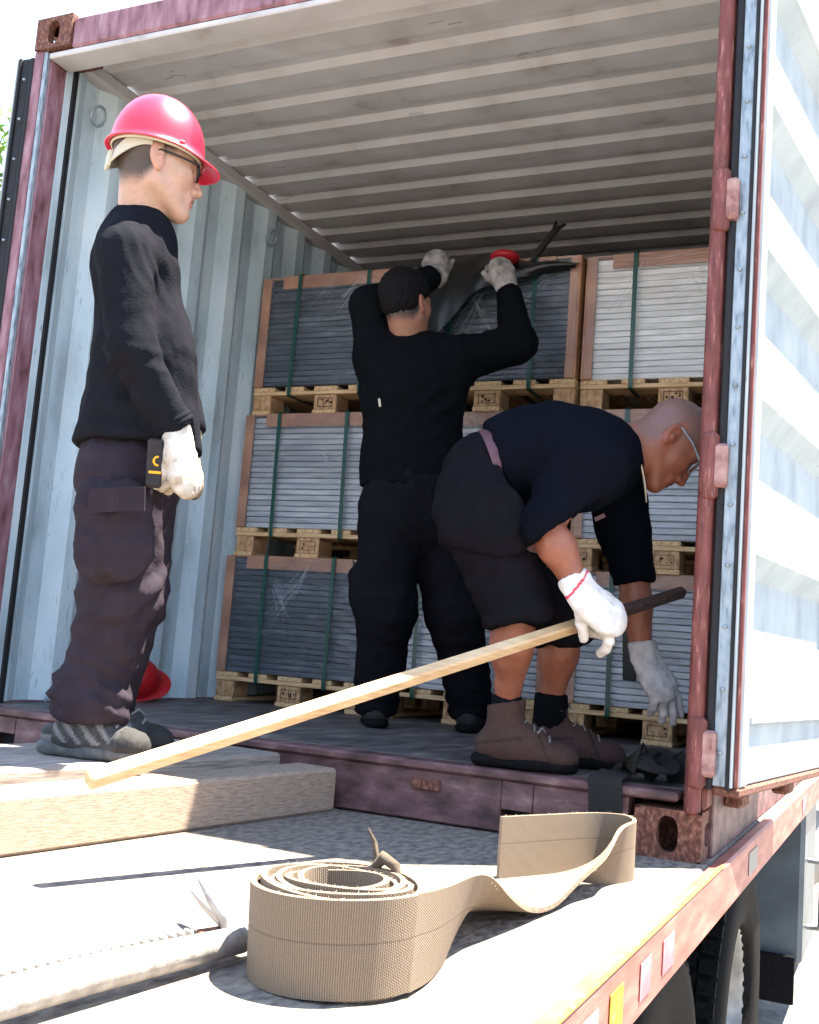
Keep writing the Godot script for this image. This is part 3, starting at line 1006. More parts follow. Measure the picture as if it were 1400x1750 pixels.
# ---------------------------------------------------------------- pallet loads
func make_loads() -> void:
	# row from the floor up, column from the left wall: tone of the panels and what tells the load apart
	var what := [
		["dark", "dark blue-grey panels on pallet, bottom load against the left wall"],
		["light", "pale panels on pallet on the floor behind the reaching worker's legs"],
		["light", "pale blue-grey panels on pallet on the floor behind the bending worker's hands"],
		["light", "grey panels on pallet, middle load of the stack by the left wall"],
		["light", "pale panels on pallet, middle load mostly hidden behind the two workers"],
		["light", "pale panels on pallet behind the bending worker's head, middle load"],
		["dark", "charcoal panels under glossy film, topmost load beside the left wall"],
		["dark", "dark panels, topmost load under the black sheet and raised hands"],
		["white", "white panels under glossy film, topmost load nearest the right post"],
	]
	for row in 3:
		for col in 3:
			var w: Array = what[row * 3 + col]
			var shift: float = [-0.025, 0.0, 0.018][row] if col < 2 else 0.0
			var x: float = [-1.13, -0.36, 0.425][col] + shift
			var z: float = -1.43 - [0.0, 0.03, 0.06][col] + [0.01, 0.0, -0.01][(row + col) % 3]
			make_load(Vector3(x + 0.378, row * 0.65, z), w[0], w[1], col, row)

func make_load(at: Vector3, tone: String, label: String, col: int, row: int) -> void:
	var t := thing("pallet_load", label, "pallet load", at, rng.randf_range(-0.006, 0.006), "strapped panel loads stacked inside the container")
	var w := 0.756
	var deep := 1.15
	var h := 0.52
	var py := 0.13
	# pallet
	for bx in [-1, 0, 1]:
		var bw := 0.12 if bx == 0 else 0.095
		var cx: float = bx * (w / 2 - 0.0475)
		bar("bottom_board", Vector3(cx - bw / 2, 0.0, -deep), Vector3(cx + bw / 2, 0.019, 0.0), M.pine_along, t, 0.002)
		for bz in 3:
			var z0: float = -0.005 - bz * (deep - 0.13) / 2.0
			var bk := bar("block", Vector3(cx - bw / 2 + rng.randf_range(0, 0.004), 0.0195, z0 - 0.12), Vector3(cx + bw / 2 - rng.randf_range(0, 0.004), 0.0905, z0 + rng.randf_range(-0.004, 0.002)), M.block, t, 0.003)
			if bz == 0 and (bx == 0 or rng.randf() < 0.2):
				make_stamp(bk, bw, 0.06)
	for bz in 3:
		var z0: float = -0.002 - bz * (deep - 0.12) / 2.0
		bar("cross_board", Vector3(-w / 2, 0.091, z0 - 0.118), Vector3(w / 2, 0.109, z0), M.pine_across, t, 0.002)
	for k in 5:
		var bw: float = [0.11, 0.095, 0.12, 0.095, 0.11][k]
		var cx := lerpf(-w / 2 + 0.055, w / 2 - 0.055, k / 4.0)
		bar("deck_board", Vector3(cx - bw / 2, 0.1095, -deep), Vector3(cx + bw / 2, py - 0.001, rng.randf_range(-0.006, -0.001)), M.pine_along, t, 0.002)
	# panels
	var n := 20
	var pitch := (h - 0.012) / n
	for k in n:
		var m: Material = M["%s_%d" % [tone, rng.randi_range(0, 2)]]
		var jx := rng.randf_range(-0.005, 0.005)
		var jz := rng.randf_range(-0.007, 0.0)
		part("panel", bevel_box(Vector3(w - 0.075, pitch - (0.0032 if tone != "white" else 0.0020), deep - 0.05), 0.0022), m, t, Vector3(jx, py + (k + 0.5) * pitch, -0.012 - (deep - 0.05) / 2 + jz))
		if k % 4 == 1 and tone != "white":
			# dark stacking strip that shows in the joint
			part("spacer", bevel_box(Vector3(w - 0.10, 0.003, deep - 0.09), 0.001), M.gasket, t, Vector3(0.0, py + (k + 1) * pitch, -0.03 - (deep - 0.09) / 2))
	# cardboard edge guards
	var top := py + h
	for s in [-1.0, 1.0]:
		bar("edge_guard", Vector3(s * (w / 2 - 0.005) - 0.005, py, -0.06), Vector3(s * (w / 2 - 0.005) + 0.005, top - 0.002, 0.003), M.card, t, 0.001)
		bar("edge_guard", Vector3(minf(s * (w / 2 - 0.0105), s * (w / 2 - 0.046)), py, -0.004), Vector3(maxf(s * (w / 2 - 0.0105), s * (w / 2 - 0.046)), top - 0.002, 0.0035), M.card, t, 0.001)
	bar("top_guard", Vector3(-w / 2 + 0.11, top - 0.058, -0.002), Vector3(w / 2 - 0.11 if row < 2 or col != 0 else w / 2 - 0.05, top + 0.0015, 0.0048), M.card, t, 0.001)
	bar("top_guard", Vector3(-w / 2 + 0.04, top - 0.0075, -deep + 0.05), Vector3(w / 2 - 0.04, top + 0.0005, -0.0025), M.card, t, 0.001)
	# stretch film over the front
	var rows := []
	for j in 22:
		var line := []
		for i in 30:
			var u := i / 29.0
			var v := j / 21.0
			line.append(Vector3(lerpf(-w / 2 + 0.006, w / 2 - 0.006, u), lerpf(py + 0.004, top - 0.002, v), 0.009 + rng.randf_range(-0.0016, 0.0016)))
		rows.append(line)
	part("stretch_film", sheet(rows), M.film, t)
	# creases where the film is gathered
	var fs := Soup.new()
	var lines := []
	for k in 46:
		lines.append([Vector2(rng.randf_range(-w / 2 + 0.03, w / 2 - 0.03), top - 0.01 - absf(rng.randfn(0.0, 0.4)) * h), rng.randfn(0.06, 0.12), rng.randi_range(3, 8), rng.randf_range(0.0003, 0.0008), 0.10])
	for k in 3:
		# a gathered strand: several creases side by side, running down from the top edge
		var from := Vector2(rng.randf_range(-w * 0.25, w * 0.38), top - rng.randf_range(0.02, 0.16))
		var dirn := rng.randf_range(-2.35, -1.95) if k < 2 else rng.randf_range(-1.2, -0.9)
		for e in 9:
			lines.append([from + Vector2(rng.randfn(0, 0.010), rng.randfn(0, 0.03)), dirn + rng.randfn(0, 0.07), rng.randi_range(6, 20), rng.randf_range(0.0003, 0.0011), 0.05])
	for q in lines:
		var p := Vector3(q[0].x, q[0].y, 0.0125)
		var a: float = q[1]
		var step := rng.randf_range(0.008, 0.014)
		var wd: float = q[3]
		for e in q[2]:
			a += rng.randfn(0, q[4])
			var r := p + Vector3(cos(a), sin(a), 0) * step
			if absf(r.x) > w / 2 - 0.01 or r.y > top - 0.004 or r.y < py + 0.01:
				break
			var o := Vector3(-sin(a), cos(a), 0) * wd
			var mid := Vector3(0, 0, wd * 0.8)
			fs.poly([p - o, r - o, r + mid, p + mid], Vector3(0, -0.5, 1))
			fs.poly([p + o, r + o, r + mid, p + mid], Vector3(0, 0.5, 1))
			p = r
	var fc := part("film_creases", soup_mesh(fs), M.crease, t)
	fc.set_meta("kind", "stuff")
	# straps
	for s in [-1.0, 1.0]:
		var x: float = s * w * 0.235 + rng.randf_range(-0.02, 0.02)
		var lean := rng.randf_range(-0.012, 0.012)
		var p := [Vector3(x, 0.086, -0.14), Vector3(x, 0.084, 0.004), Vector3(x, 0.092, 0.013), Vector3(x, 0.13, 0.0145), Vector3(x + lean * 0.5, py + h * 0.5, 0.0145), Vector3(x + lean, top - 0.006, 0.0145), Vector3(x + lean, top + 0.008, 0.006), Vector3(x + lean, top + 0.008, -0.3), Vector3(x, top + 0.008, -1.0)]
		var ac := []
		for q in p:
			ac.append(Vector3.RIGHT)
		part("strap", band(p, ac, 0.018, 0.0015), M.green, t)

# an illegible ink stamp: a frame with a few strokes in it
func make_stamp(bk: Node3D, w: float, h: float) -> void:
	var s := Soup.new()
	var z := 0.0625
	var x := w * 0.5 - 0.022
	var y := 0.02
	for e in [[-x, -y, x, -y + 0.002], [-x, y - 0.002, x, y], [-x, -y, -x + 0.002, y], [x - 0.002, -y, x, y]]:
		s.box(Vector3(e[0], e[1], 0.0575), Vector3(e[2], e[3], z - 0.0015))
	for k in rng.randi_range(5, 8):
		var cx: float = rng.randf_range(-x + 0.006, x - 0.006)
		var cy: float = rng.randf_range(-y * 0.6, y * 0.6)
		var wide: float = rng.randf_range(0.001, 0.006)
		var tall: float = rng.randf_range(0.001, 0.005)
		s.box(Vector3(cx - wide, cy - tall, 0.0575), Vector3(cx + wide, cy + tall, z - 0.0012 - k * 0.00005))
	part("stamp", soup_mesh(s), M.ink, bk, Vector3(0, 0, 0.0))

# ---------------------------------------------------------------- hard hat
# Local axes: x forward, y up, z to the side; the origin lies in the middle of the rim.
func hat_point(a: float, lift: float, out: float) -> Vector3:
	# lift 0..1 from rim to crown along the dome; out = metres outside the rim
	var e := lift * PI / 2
	var r := cos(e)
	var ca := cos(a)
	var sa := sin(a)
	var peak := smoothstep(0.25, 0.9, ca)
	var x := ca * (0.134 * r + out * (1.0 + 3.4 * peak))
	var z := sa * (0.113 * r + out)
	var y := 0.132 * pow(sin(e), 0.92)
	y -= out * (0.35 + 0.9 * peak)
	# a raised ridge along the crown
	y += 0.005 * exp(-pow(z / 0.022, 2.0)) * smoothstep(0.2, 0.7, lift)
	return Vector3(x, y, z)

func hat_shell() -> ArrayMesh:
	var rows := []
	var nseg := 72
	var add := func(lift: float, out: float, drop: float, shrink: float):
		var row := []
		for k in nseg:
			var p := hat_point(TAU * k / nseg, lift, out)
			p.x *= shrink
			p.z *= shrink
			p.y -= drop
			row.append(p)
		rows.append(row)
	for k in 9:
		add.call(1.0 - k / 8.0 * 0.999, 0.0, 0.004 if k == 0 else 0.002, 0.965)
	add.call(0.0, 0.004, 0.003, 0.985)
	add.call(0.0, 0.010, 0.003, 1.0)
	add.call(0.0, 0.0118, 0.0022, 1.0)
	add.call(0.0, 0.0122, 0.0008, 1.0)
	add.call(0.0, 0.0115, -0.0006, 1.0)
	add.call(0.0, 0.008, -0.001, 1.0)
	add.call(0.0, 0.003, -0.002, 1.0)
	add.call(0.02, 0.0, -0.004, 1.0)
	for k in 15:
		add.call(0.06 + k / 14.0 * 0.9399, 0.0, 0.0, 1.0)
	return sheet(rows, true)

func hat_strap() -> ArrayMesh:
	var p := []
	var ac := []
	for k in 25:
		var a := lerpf(PI * 0.56, PI * 1.44, k / 24.0)
		var dip := pow(sin(lerpf(0, PI, k / 24.0)), 2.0)
		p.append(Vector3(cos(a) * 0.118 - 0.004, 0.0 - dip * 0.047, sin(a) * 0.092))
		ac.append(Vector3(0.25 * dip, 1.0, 0))
	return band(p, ac, 0.03, 0.003)

func hat_parts(holder: Node3D, shell: Material) -> void:
	part("suspension_strap", hat_strap(), M.strap_white, holder)
	part("strap_buckle", bevel_box(Vector3(0.012, 0.036, 0.05), 0.004), M.strap_white, holder, Vector3(-0.125, -0.048, 0.0))
	var p := []
	for k in 41:
		var a := TAU * k / 40
		p.append(hat_point(a, 0.0, 0.0) * Vector3(0.94, 1, 0.94) + Vector3(0, -0.004, 0))
	part("head_band", tube(p, 0.004, 6), M.strap_white, holder)
	for s in [-1.0, 1.0]:
		part("chin_slot", bevel_box(Vector3(0.016, 0.008, 0.006), 0.002), shell, holder, Vector3(0.05, 0.004, s * 0.112))

# ---------------------------------------------------------------- things lying about
func make_things_on_bed() -> void:
	var bed := -0.16
	# timbers, lying a little askew to the container
	var skew := deg_to_rad(-7.6)
	for q in [[0.135, 0.115, 0.0, 0.004, M.timber, "thick squared timber lying on the bed, end against the sill"], [0.20, 0.142, -0.142, 0.075, M.grey_timber, "weathered grey timber under the standing worker's nearer shoe"], [0.26, 0.133, -0.35, 0.03, M.grey_timber, "weathered grey timber under the standing worker's farther shoe"]]:
		var tm := part("timber", bevel_box(Vector3(q[0], q[1], 2.1), 0.008), q[4], self)
		tm.rotation.y = skew
		tm.position = Vector3(0.262, bed + q[1] / 2, 0.004) + tm.basis * Vector3(q[2] - q[0] / 2, 0, 1.05 + q[3] + 0.022)
		tag(tm, q[5], "timber")
	# pole held by the bending worker
	var pa := Vector3(0.365, 0.021, 1.177)
	var pb := Vector3(1.073, 0.515, -0.453)
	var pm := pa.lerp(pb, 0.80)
	var pole := thing("wooden_pole", "long square wooden pole slanting from the timbers to a gloved hand", "pole", pa)
	var r := rod(pa - pa, pm - pa, 0.028, 0.031, 0.004)
	part("shaft", r[0], M.pole, pole).transform = r[1] * Transform3D(Basis(Vector3.BACK, -0.6), Vector3.ZERO)
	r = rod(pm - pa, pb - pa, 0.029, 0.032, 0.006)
	part("brown_shaded_end", r[0], M.boot, pole).transform = r[1] * Transform3D(Basis(Vector3.BACK, -0.6), Vector3.ZERO)  # brownish end, with the shade on it put into the darker colour
	# black board leaning on the load behind the far arm
	r = rod(Vector3(0.707, 0.505, -1.360), Vector3(0.712, 0.237, -1.400), 0.05, 0.02)
	var bb := part("black_batten", r[0], M.black_plastic, self)
	bb.transform = r[1]
	tag(bb, "short black batten upright against the pale panels behind the bending worker's arm", "batten")
	# coil of webbing with its tail
	var c := Vector3(0.965, bed + 0.0665, 1.348)
	var pts := []
	var ac := []
	var turns := 5.6
	var n := 220
	var a_end := deg_to_rad(8.0)   # angle in the x,z plane where the tail leaves
	for k in n + 1:
		var u := float(k) / n
		var a := a_end + (1.0 - u) * TAU * turns
		var rr := lerpf(0.050, 0.119, pow(u, 0.9)) + 0.0035 * sin(a * 2.0 + u * 9.0) * (1.0 - u * 0.6)
		var sag := 0.006 * sin(a * 2.0 + u * 20.0)
		pts.append(c + Vector3(cos(a) * rr, sag * 0.6 + 0.005 * (1.0 - u), sin(a) * rr))
		ac.append(Vector3(0.05 * cos(a), 1, 0.05 * sin(a)))
	var tail := [pts[-1], Vector3(1.083, bed + 0.066, 1.27), Vector3(1.064, bed + 0.064, 1.13), Vector3(1.030, bed + 0.046, 1.0), Vector3(1.025, bed + 0.018, 0.86), Vector3(1.035, bed + 0.012, 0.74), Vector3(1.05, bed + 0.030, 0.62), Vector3(1.085, bed + 0.045, 0.52), Vector3(1.125, bed + 0.061, 0.42), Vector3(1.14, bed + 0.062, 0.32), Vector3(1.10, bed + 0.062, 0.255), Vector3(1.04, bed + 0.062, 0.29), Vector3(0.975, bed + 0.062, 0.41), Vector3(0.912, bed + 0.062, 0.535)]
	var tac := [Vector3.UP, Vector3(0.1, 1, 0), Vector3(0.35, 1, 0), Vector3(0.9, 0.55, 0.2), Vector3(1, 0.12, 0.1), Vector3(1, 0.02, 0.15), Vector3(1, 0.15, 0.3), Vector3(0.8, 0.5, 0.5), Vector3(0.25, 1, 0.1), Vector3(0, 1, 0), Vector3(0, 1, 0), Vector3(0, 1, 0), Vector3(0, 1, 0), Vector3(0, 1, 0)]
	var sp := smooth_line(tail, 8)
	var sa := smooth_line(tac, 8)
	for k in range(1, sp.size()):
		pts.append(sp[k])
		ac.append(sa[k])
	var coil := part("webbing_coil", band(pts, ac, 0.125, 0.0085), M.webbing, self)
	tag(coil, "coiled wide tan webbing sling with its tail looping over the bed", "sling")
	# frayed threads on the rim of the coil
	var fr := Soup.new()
	for k in 900:
		var i := rng.randi_range(0, pts.size() - 2)
		var p: Vector3 = pts[i] + ac[i].normalized() * 0.0625
		var q := p + Vector3(rng.randfn(0, 0.005), rng.randf_range(0.001, 0.004), rng.randfn(0, 0.004))
		fr.poly([p - Vector3(0.0006, 0, 0), p + Vector3(0.0006, 0, 0.0004), q])
	var fp := part("frayed_threads", soup_mesh(fr), M.thread, coil)
	fp.set_meta("kind", "stuff")
	var knot := c + Vector3(0.02, 0.072, -0.098)
	part("frayed_knot", tube([knot + Vector3(-0.02, -0.01, 0), knot + Vector3(0.0, 0.012, 0.004), knot + Vector3(0.022, 0.004, 0.01), knot + Vector3(0.03, -0.012, 0.012)], [0.006, 0.010, 0.008, 0.005], 8), M.webbing, coil)
	part("frayed_end", tube([knot + Vector3(-0.012, 0.0, 0), knot + Vector3(-0.018, 0.03, 0.0), knot + Vector3(-0.028, 0.05, 0.004)], [0.005, 0.004, 0.001], 6), M.webbing, coil)
	# notched bar with a forked end, on the bed
	var a0 := Vector3(0.747, -0.128, 1.871)
	var a1 := Vector3(0.818, -0.134, 1.354)
	var tool := thing("notched_bar", "notched steel bar with forked claw lying on the lit bed", "bar", Vector3(a1.x, bed, a1.z))
	var o := -tool.position
	var shaft := part("shaft", tube([a0, a0.lerp(a1, 0.5) + Vector3(0, 0.004, 0), a1], [0.023, 0.023, 0.019], 14), M.tool_steel, tool, o)
	var dirn := (a1 - a0).normalized()
	var side := dirn.cross(Vector3.UP).normalized()
	for k in 22:
		var p := a0.lerp(a1, 0.16 + k * 0.032) - side * 0.020 + Vector3(0, 0.018, 0)
		part("notch", bevel_box(Vector3(0.006, 0.012, 0.016), 0.002), M.tool_steel, tool, p + o, Vector3(0, atan2(-dirn.z, dirn.x), 0.25))
	part("claw", tube([a1, Vector3(0.793, -0.125, 1.348), Vector3(0.794, -0.110, 1.358), Vector3(0.766, -0.085, 1.355), Vector3(0.727, -0.065, 1.338)], [0.015, 0.013, 0.011, 0.011, 0.004], 10), M.tool_steel, tool, o)
	part("claw", tube([Vector3(0.787, -0.115, 1.351), Vector3(0.695, -0.115, 1.271), Vector3(0.654, -0.110, 1.245)], [0.011, 0.010, 0.004], 10), M.tool_steel, tool, o)
	part("claw_plate", bevel_box(Vector3(0.05, 0.008, 0.03), 0.003), M.rust, tool, Vector3(0.777, -0.130, 1.358) + o, Vector3(0, 0.9, 0.1))
	# black strap over the sill and its heap
	var dp := [Vector3(1.01, bed + 0.004, 0.06), Vector3(1.005, bed + 0.01, 0.022), Vector3(1.0, bed + 0.06, 0.010), Vector3(0.995, -0.02, 0.010), Vector3(0.99, 0.010, 0.0), Vector3(0.985, 0.014, -0.06), Vector3(0.99, 0.02, -0.16), Vector3(1.04, 0.035, -0.24), Vector3(1.09, 0.03, -0.20), Vector3(1.10, 0.045, -0.12), Vector3(1.05, 0.06, -0.10), Vector3(1.02, 0.05, -0.18), Vector3(1.08, 0.055, -0.27), Vector3(1.15, 0.02, -0.22)]
	var dl := smooth_line(dp, 5)
	var da := []
	for k in dl.size():
		da.append(Vector3.RIGHT if k < 30 else Vector3(0.7, 0.5 * sin(k * 0.5), 0.5))
	var ds := part("black_strap", band(dl, da, 0.085, 0.006), M.dark_webbing, self)
	tag(ds, "wide black strap hanging over the sill from a crumpled heap", "strap")
	# hard hat left on the floor by the wall
	var hat := thing("hard_hat", "red hard hat lying on its side on the floor by the left wall", "hard hat", Vector3(-1.157, 0.080, -0.850))
	part("shell", hat_shell(), M.red_cap, hat)
	hat_parts(hat, M.red_cap)
	hat.rotation = Vector3(0.15, 0.75, 0.0)
	hat.basis = Basis(Vector3(0.74, -0.12, -0.66).normalized(), 0.35) * Basis(Vector3.UP, 0.70) * Basis(Vector3.RIGHT, 0.55)
	hat.scale = Vector3.ONE * 0.80
	# black sheet pulled over the top load, the stick behind it and the red dome
	var rows := []
	var tops := [Vector3(-0.324, 1.977, -1.440), Vector3(-0.199, 1.980, -1.440), Vector3(-0.062, 1.972, -1.440), Vector3(0.072, 1.958, -1.440), Vector3(0.254, 1.931, -1.440), Vector3(0.406, 1.911, -1.440)]
	var lows := [Vector3(-0.239, 1.544, -1.360), Vector3(-0.145, 1.617, -1.330), Vector3(-0.029, 1.752, -1.330), Vector3(0.075, 1.817, -1.350), Vector3(0.247, 1.857, -1.400), Vector3(0.400, 1.886, -1.430)]
	var tl := smooth_line(tops, 5)
	var ll := smooth_line(lows, 5)
	for j in 12:
		var line := []
		for i in tl.size():
			var v := j / 11.0
			var p: Vector3
			if v < 0.3:
				p = tl[i] + Vector3(0, 0.012 + 0.01 * sin(i * 1.3), -(0.3 - v) * 1.0)
			else:
				var q := (v - 0.3) / 0.7
				p = tl[i].lerp(ll[i], q) + Vector3(0, 0, 0.035 * sin(q * PI) + 0.008 * sin(i * 0.9 + q * 4.0))
			line.append(p)
		rows.append(line)
	var bs := thing("black_sheet", "black plastic sheet pulled over the top load, plus an added unseen rear part to block light, its front corner in the worker's hands", "plastic sheet", Vector3(0.0, 1.96, -1.4))
	part("front_drape", sheet(rows), M.black_plastic, bs, -bs.position)
	var bounce_blocker := []  # added unseen rear sheet, blocks bounce light to darken the deep roof
	for j in 24:
		var line := []
		for i in 16:
			line.append(Vector3(lerpf(-1.15, 1.17, i / 15.0), 1.978 + 0.008 * sin(i * 1.7 + j) + rng.randf_range(0, 0.004), -1.62 - j * 0.187))
		bounce_blocker.append(line)
	part("bounce_blocker", sheet(bounce_blocker), M.black_plastic, bs, -bs.position)
	var stick := thing("black_stick", "flat black stick rising from the black sheet towards the roof", "stick", Vector3(0.177, 1.872, -1.400))
	r = rod(Vector3(0.177, 1.872, -1.400) - stick.position, Vector3(0.257, 2.115, -1.560) - stick.position, 0.05, 0.012)
	var sk := part("blade", r[0], M.black_plastic, stick)
	sk.transform = r[1]
	part("split_end", tube([Vector3(0.254, 2.108, -1.555) - stick.position, Vector3(0.294, 2.139, -1.570) - stick.position], [0.014, 0.006], 8), M.black_plastic, stick)
	part("split_end", tube([Vector3(0.254, 2.108, -1.555) - stick.position, Vector3(0.251, 2.153, -1.570) - stick.position], [0.014, 0.006], 8), M.black_plastic, stick)
	var dome := SphereMesh.new()
	dome.radius = 0.062
	dome.height = 0.055
	dome.is_hemisphere = false
	dome.radial_segments = 32
	dome.rings = 16
	var rd := part("red_cap", dome, M.red_cap, self, Vector3(0.110, 1.928, -1.360))
	tag(rd, "small red dome-shaped cap above the reaching worker's right glove", "cap")

# ---------------------------------------------------------------- trees
func make_trees() -> void:
	var spots := [[Vector3(-6.686, 3.879, -4.539), 1.15, "bright leafy tree behind the left door leaf", 11], [Vector3(-9.407, 3.297, -6.130), 1.6, "lower bushy tree farther behind the left door leaf", 12]]
	for q in spots:
		var p: Vector3 = q[0]
		var t := thing("tree", q[2], "tree", Vector3(p.x, -1.3, p.z), 0.0, "trees beyond the container")
		var hgt := p.y + 1.3
		part("trunk", tube([Vector3.ZERO, Vector3(0.08, hgt * 0.5, 0.05), Vector3(0.0, hgt, 0.0)], [0.16, 0.12, 0.05], 10), M.timber, t)
		var r := RandomNumberGenerator.new()
		r.seed = q[3]
		var v := PackedVector3Array()
		var n := PackedVector3Array()
		var col := PackedColorArray()
		var idx := PackedInt32Array()
		for cl in 70:
			var cc: Vector3 = Vector3(r.randfn(0, 0.5), r.randfn(0, 0.55), r.randfn(0, 0.5)) * q[1]
			for k in 45:
				var lp: Vector3 = Vector3(0, hgt, 0) + cc + Vector3(r.randfn(0, 0.17), r.randfn(0, 0.15), r.randfn(0, 0.17))
				var a := Vector3(r.randfn(0, 1), r.randfn(0, 0.6), r.randfn(0, 1)).normalized()
				var b := a.cross(Vector3(r.randfn(0, 1), r.randfn(0, 1), r.randfn(0, 1))).normalized()
				var l := r.randf_range(0.05, 0.09)
				var at := v.size()
				for e in [-a * l, b * l * 0.4, a * l, -b * l * 0.4]:
					v.append(lp + e)
					n.append(a.cross(b))
					var g := r.randf_range(0.8, 1.2)
					col.append(Color(0.10 * g, 0.17 * g, 0.035 * g))
				idx.append_array([at, at + 1, at + 2, at, at + 2, at + 3])
		var lm := StandardMaterial3D.new()
		lm.vertex_color_use_as_albedo = true
		lm.roughness = 0.6
		lm.backlight_enabled = true
		lm.backlight = Color(0.5, 0.6, 0.2)
		part("crown", arrays(v, n, idx, PackedVector2Array(), col), lm, t)

# ---------------------------------------------------------------- people
func merged(list: Array) -> ArrayMesh:
	var v := PackedVector3Array()
	var n := PackedVector3Array()
	var col := PackedColorArray()
	var idx := PackedInt32Array()
	for m in list:
		var a: Array = m.surface_get_arrays(0)
		var b := v.size()
		v.append_array(a[Mesh.ARRAY_VERTEX])
		n.append_array(a[Mesh.ARRAY_NORMAL])
		col.append_array(a[Mesh.ARRAY_COLOR])
		for i in a[Mesh.ARRAY_INDEX]:
			idx.append(b + i)
	return arrays(v, n, idx, PackedVector2Array(), col)

# Head with face; c = middle of the skull, f = where the face points, u = crown.
func head_shape(c: Vector3, f: Vector3, u: Vector3, neck_to: Vector3, neck_r: float, jaw := 1.0) -> Field:
	f = f.normalized()
	u = (u - f * u.dot(f)).normalized()
	var s := f.cross(u)
	var fl := Field.new(c - Vector3.ONE * 0.165, c + Vector3.ONE * 0.165, 0.0034)
	var at := func(x: float, y: float, z: float) -> Vector3:
		return c + f * x + u * y + s * z
	fl.ell(at.call(-0.012, 0.022, 0), Vector3(0.098, 0.088, 0.077), f, u, 0.02)
	fl.ell(at.call(0.030, -0.035, 0), Vector3(0.066, 0.082, 0.062), f, u, 0.03)
	# jaw and chin
	for z in [-1.0, 1.0]:
		fl.cap(at.call(-0.005, -0.070, z * 0.050), at.call(0.066, -0.116, z * 0.014), 0.020 * jaw, 0.018 * jaw, 0.03)
		fl.cap(at.call(0.045, -0.040, z * 0.042), at.call(0.066, -0.030, z * 0.038), 0.020, 0.014, 0.025)
		# brow
		fl.cap(at.call(0.078, 0.006, z * 0.014), at.call(0.066, 0.006, z * 0.046), 0.011, 0.010, 0.014)
	fl.ell(at.call(0.078, -0.118, 0), Vector3(0.017, 0.016, 0.021), f, u, 0.02)
	# eye sockets, lids
	for z in [-1.0, 1.0]:
		fl.ell(at.call(0.093, -0.016, z * 0.032), Vector3(0.016, 0.012, 0.018), f, u, 0.010, true)
		fl.ell(at.call(0.073, -0.017, z * 0.031), Vector3(0.0135, 0.012, 0.0145), f, u, 0.004)
	# nose
	fl.cap(at.call(0.088, -0.006, 0), at.call(0.108, -0.050, 0), 0.007, 0.0105, 0.012)
	fl.ell(at.call(0.106, -0.054, 0), Vector3(0.0125, 0.010, 0.0125), f, u, 0.008)
	for z in [-1.0, 1.0]:
		fl.ell(at.call(0.096, -0.057, z * 0.013), Vector3(0.011, 0.0085, 0.008), f, u, 0.007)
	# mouth
	fl.ell(at.call(0.082, -0.080, 0), Vector3(0.016, 0.022, 0.027), f, u, 0.015)
	fl.ell(at.call(0.0945, -0.0785, 0), Vector3(0.007, 0.0055, 0.021), f, u, 0.006)
	fl.ell(at.call(0.0925, -0.0905, 0), Vector3(0.0075, 0.0065, 0.018), f, u, 0.006)
	fl.ell(at.call(0.1015, -0.0843, 0), Vector3(0.007, 0.0016, 0.021), f, u, 0.003, true)
	# ears
	for z in [-1.0, 1.0]:
		var eu := (u * 0.97 - f * 0.22).normalized()
		var ef: Vector3 = (f + u * 0.22 + s * z * -0.25).normalized()
		ef = (ef - eu * ef.dot(eu)).normalized()
		fl.ell(at.call(-0.012, -0.020, z * 0.078), Vector3(0.019, 0.033, 0.009), ef, eu, 0.008)
		fl.ell(at.call(-0.008, -0.016, z * 0.088), Vector3(0.011, 0.021, 0.006), ef, eu, 0.004, true)
		fl.ell(at.call(-0.004, -0.024, z * 0.083), Vector3(0.006, 0.007, 0.005), ef, eu, 0.004)
		fl.ell(at.call(-0.007, -0.047, z * 0.077), Vector3(0.008, 0.008, 0.007), ef, eu, 0.006)
	# neck
	fl.cap(at.call(-0.032, -0.050, 0), neck_to, neck_r * 0.96, neck_r, 0.03)
	fl.cap(at.call(-0.012, -0.075, 0), neck_to + f * 0.012, neck_r * 0.7, neck_r * 0.85, 0.02)
	return fl

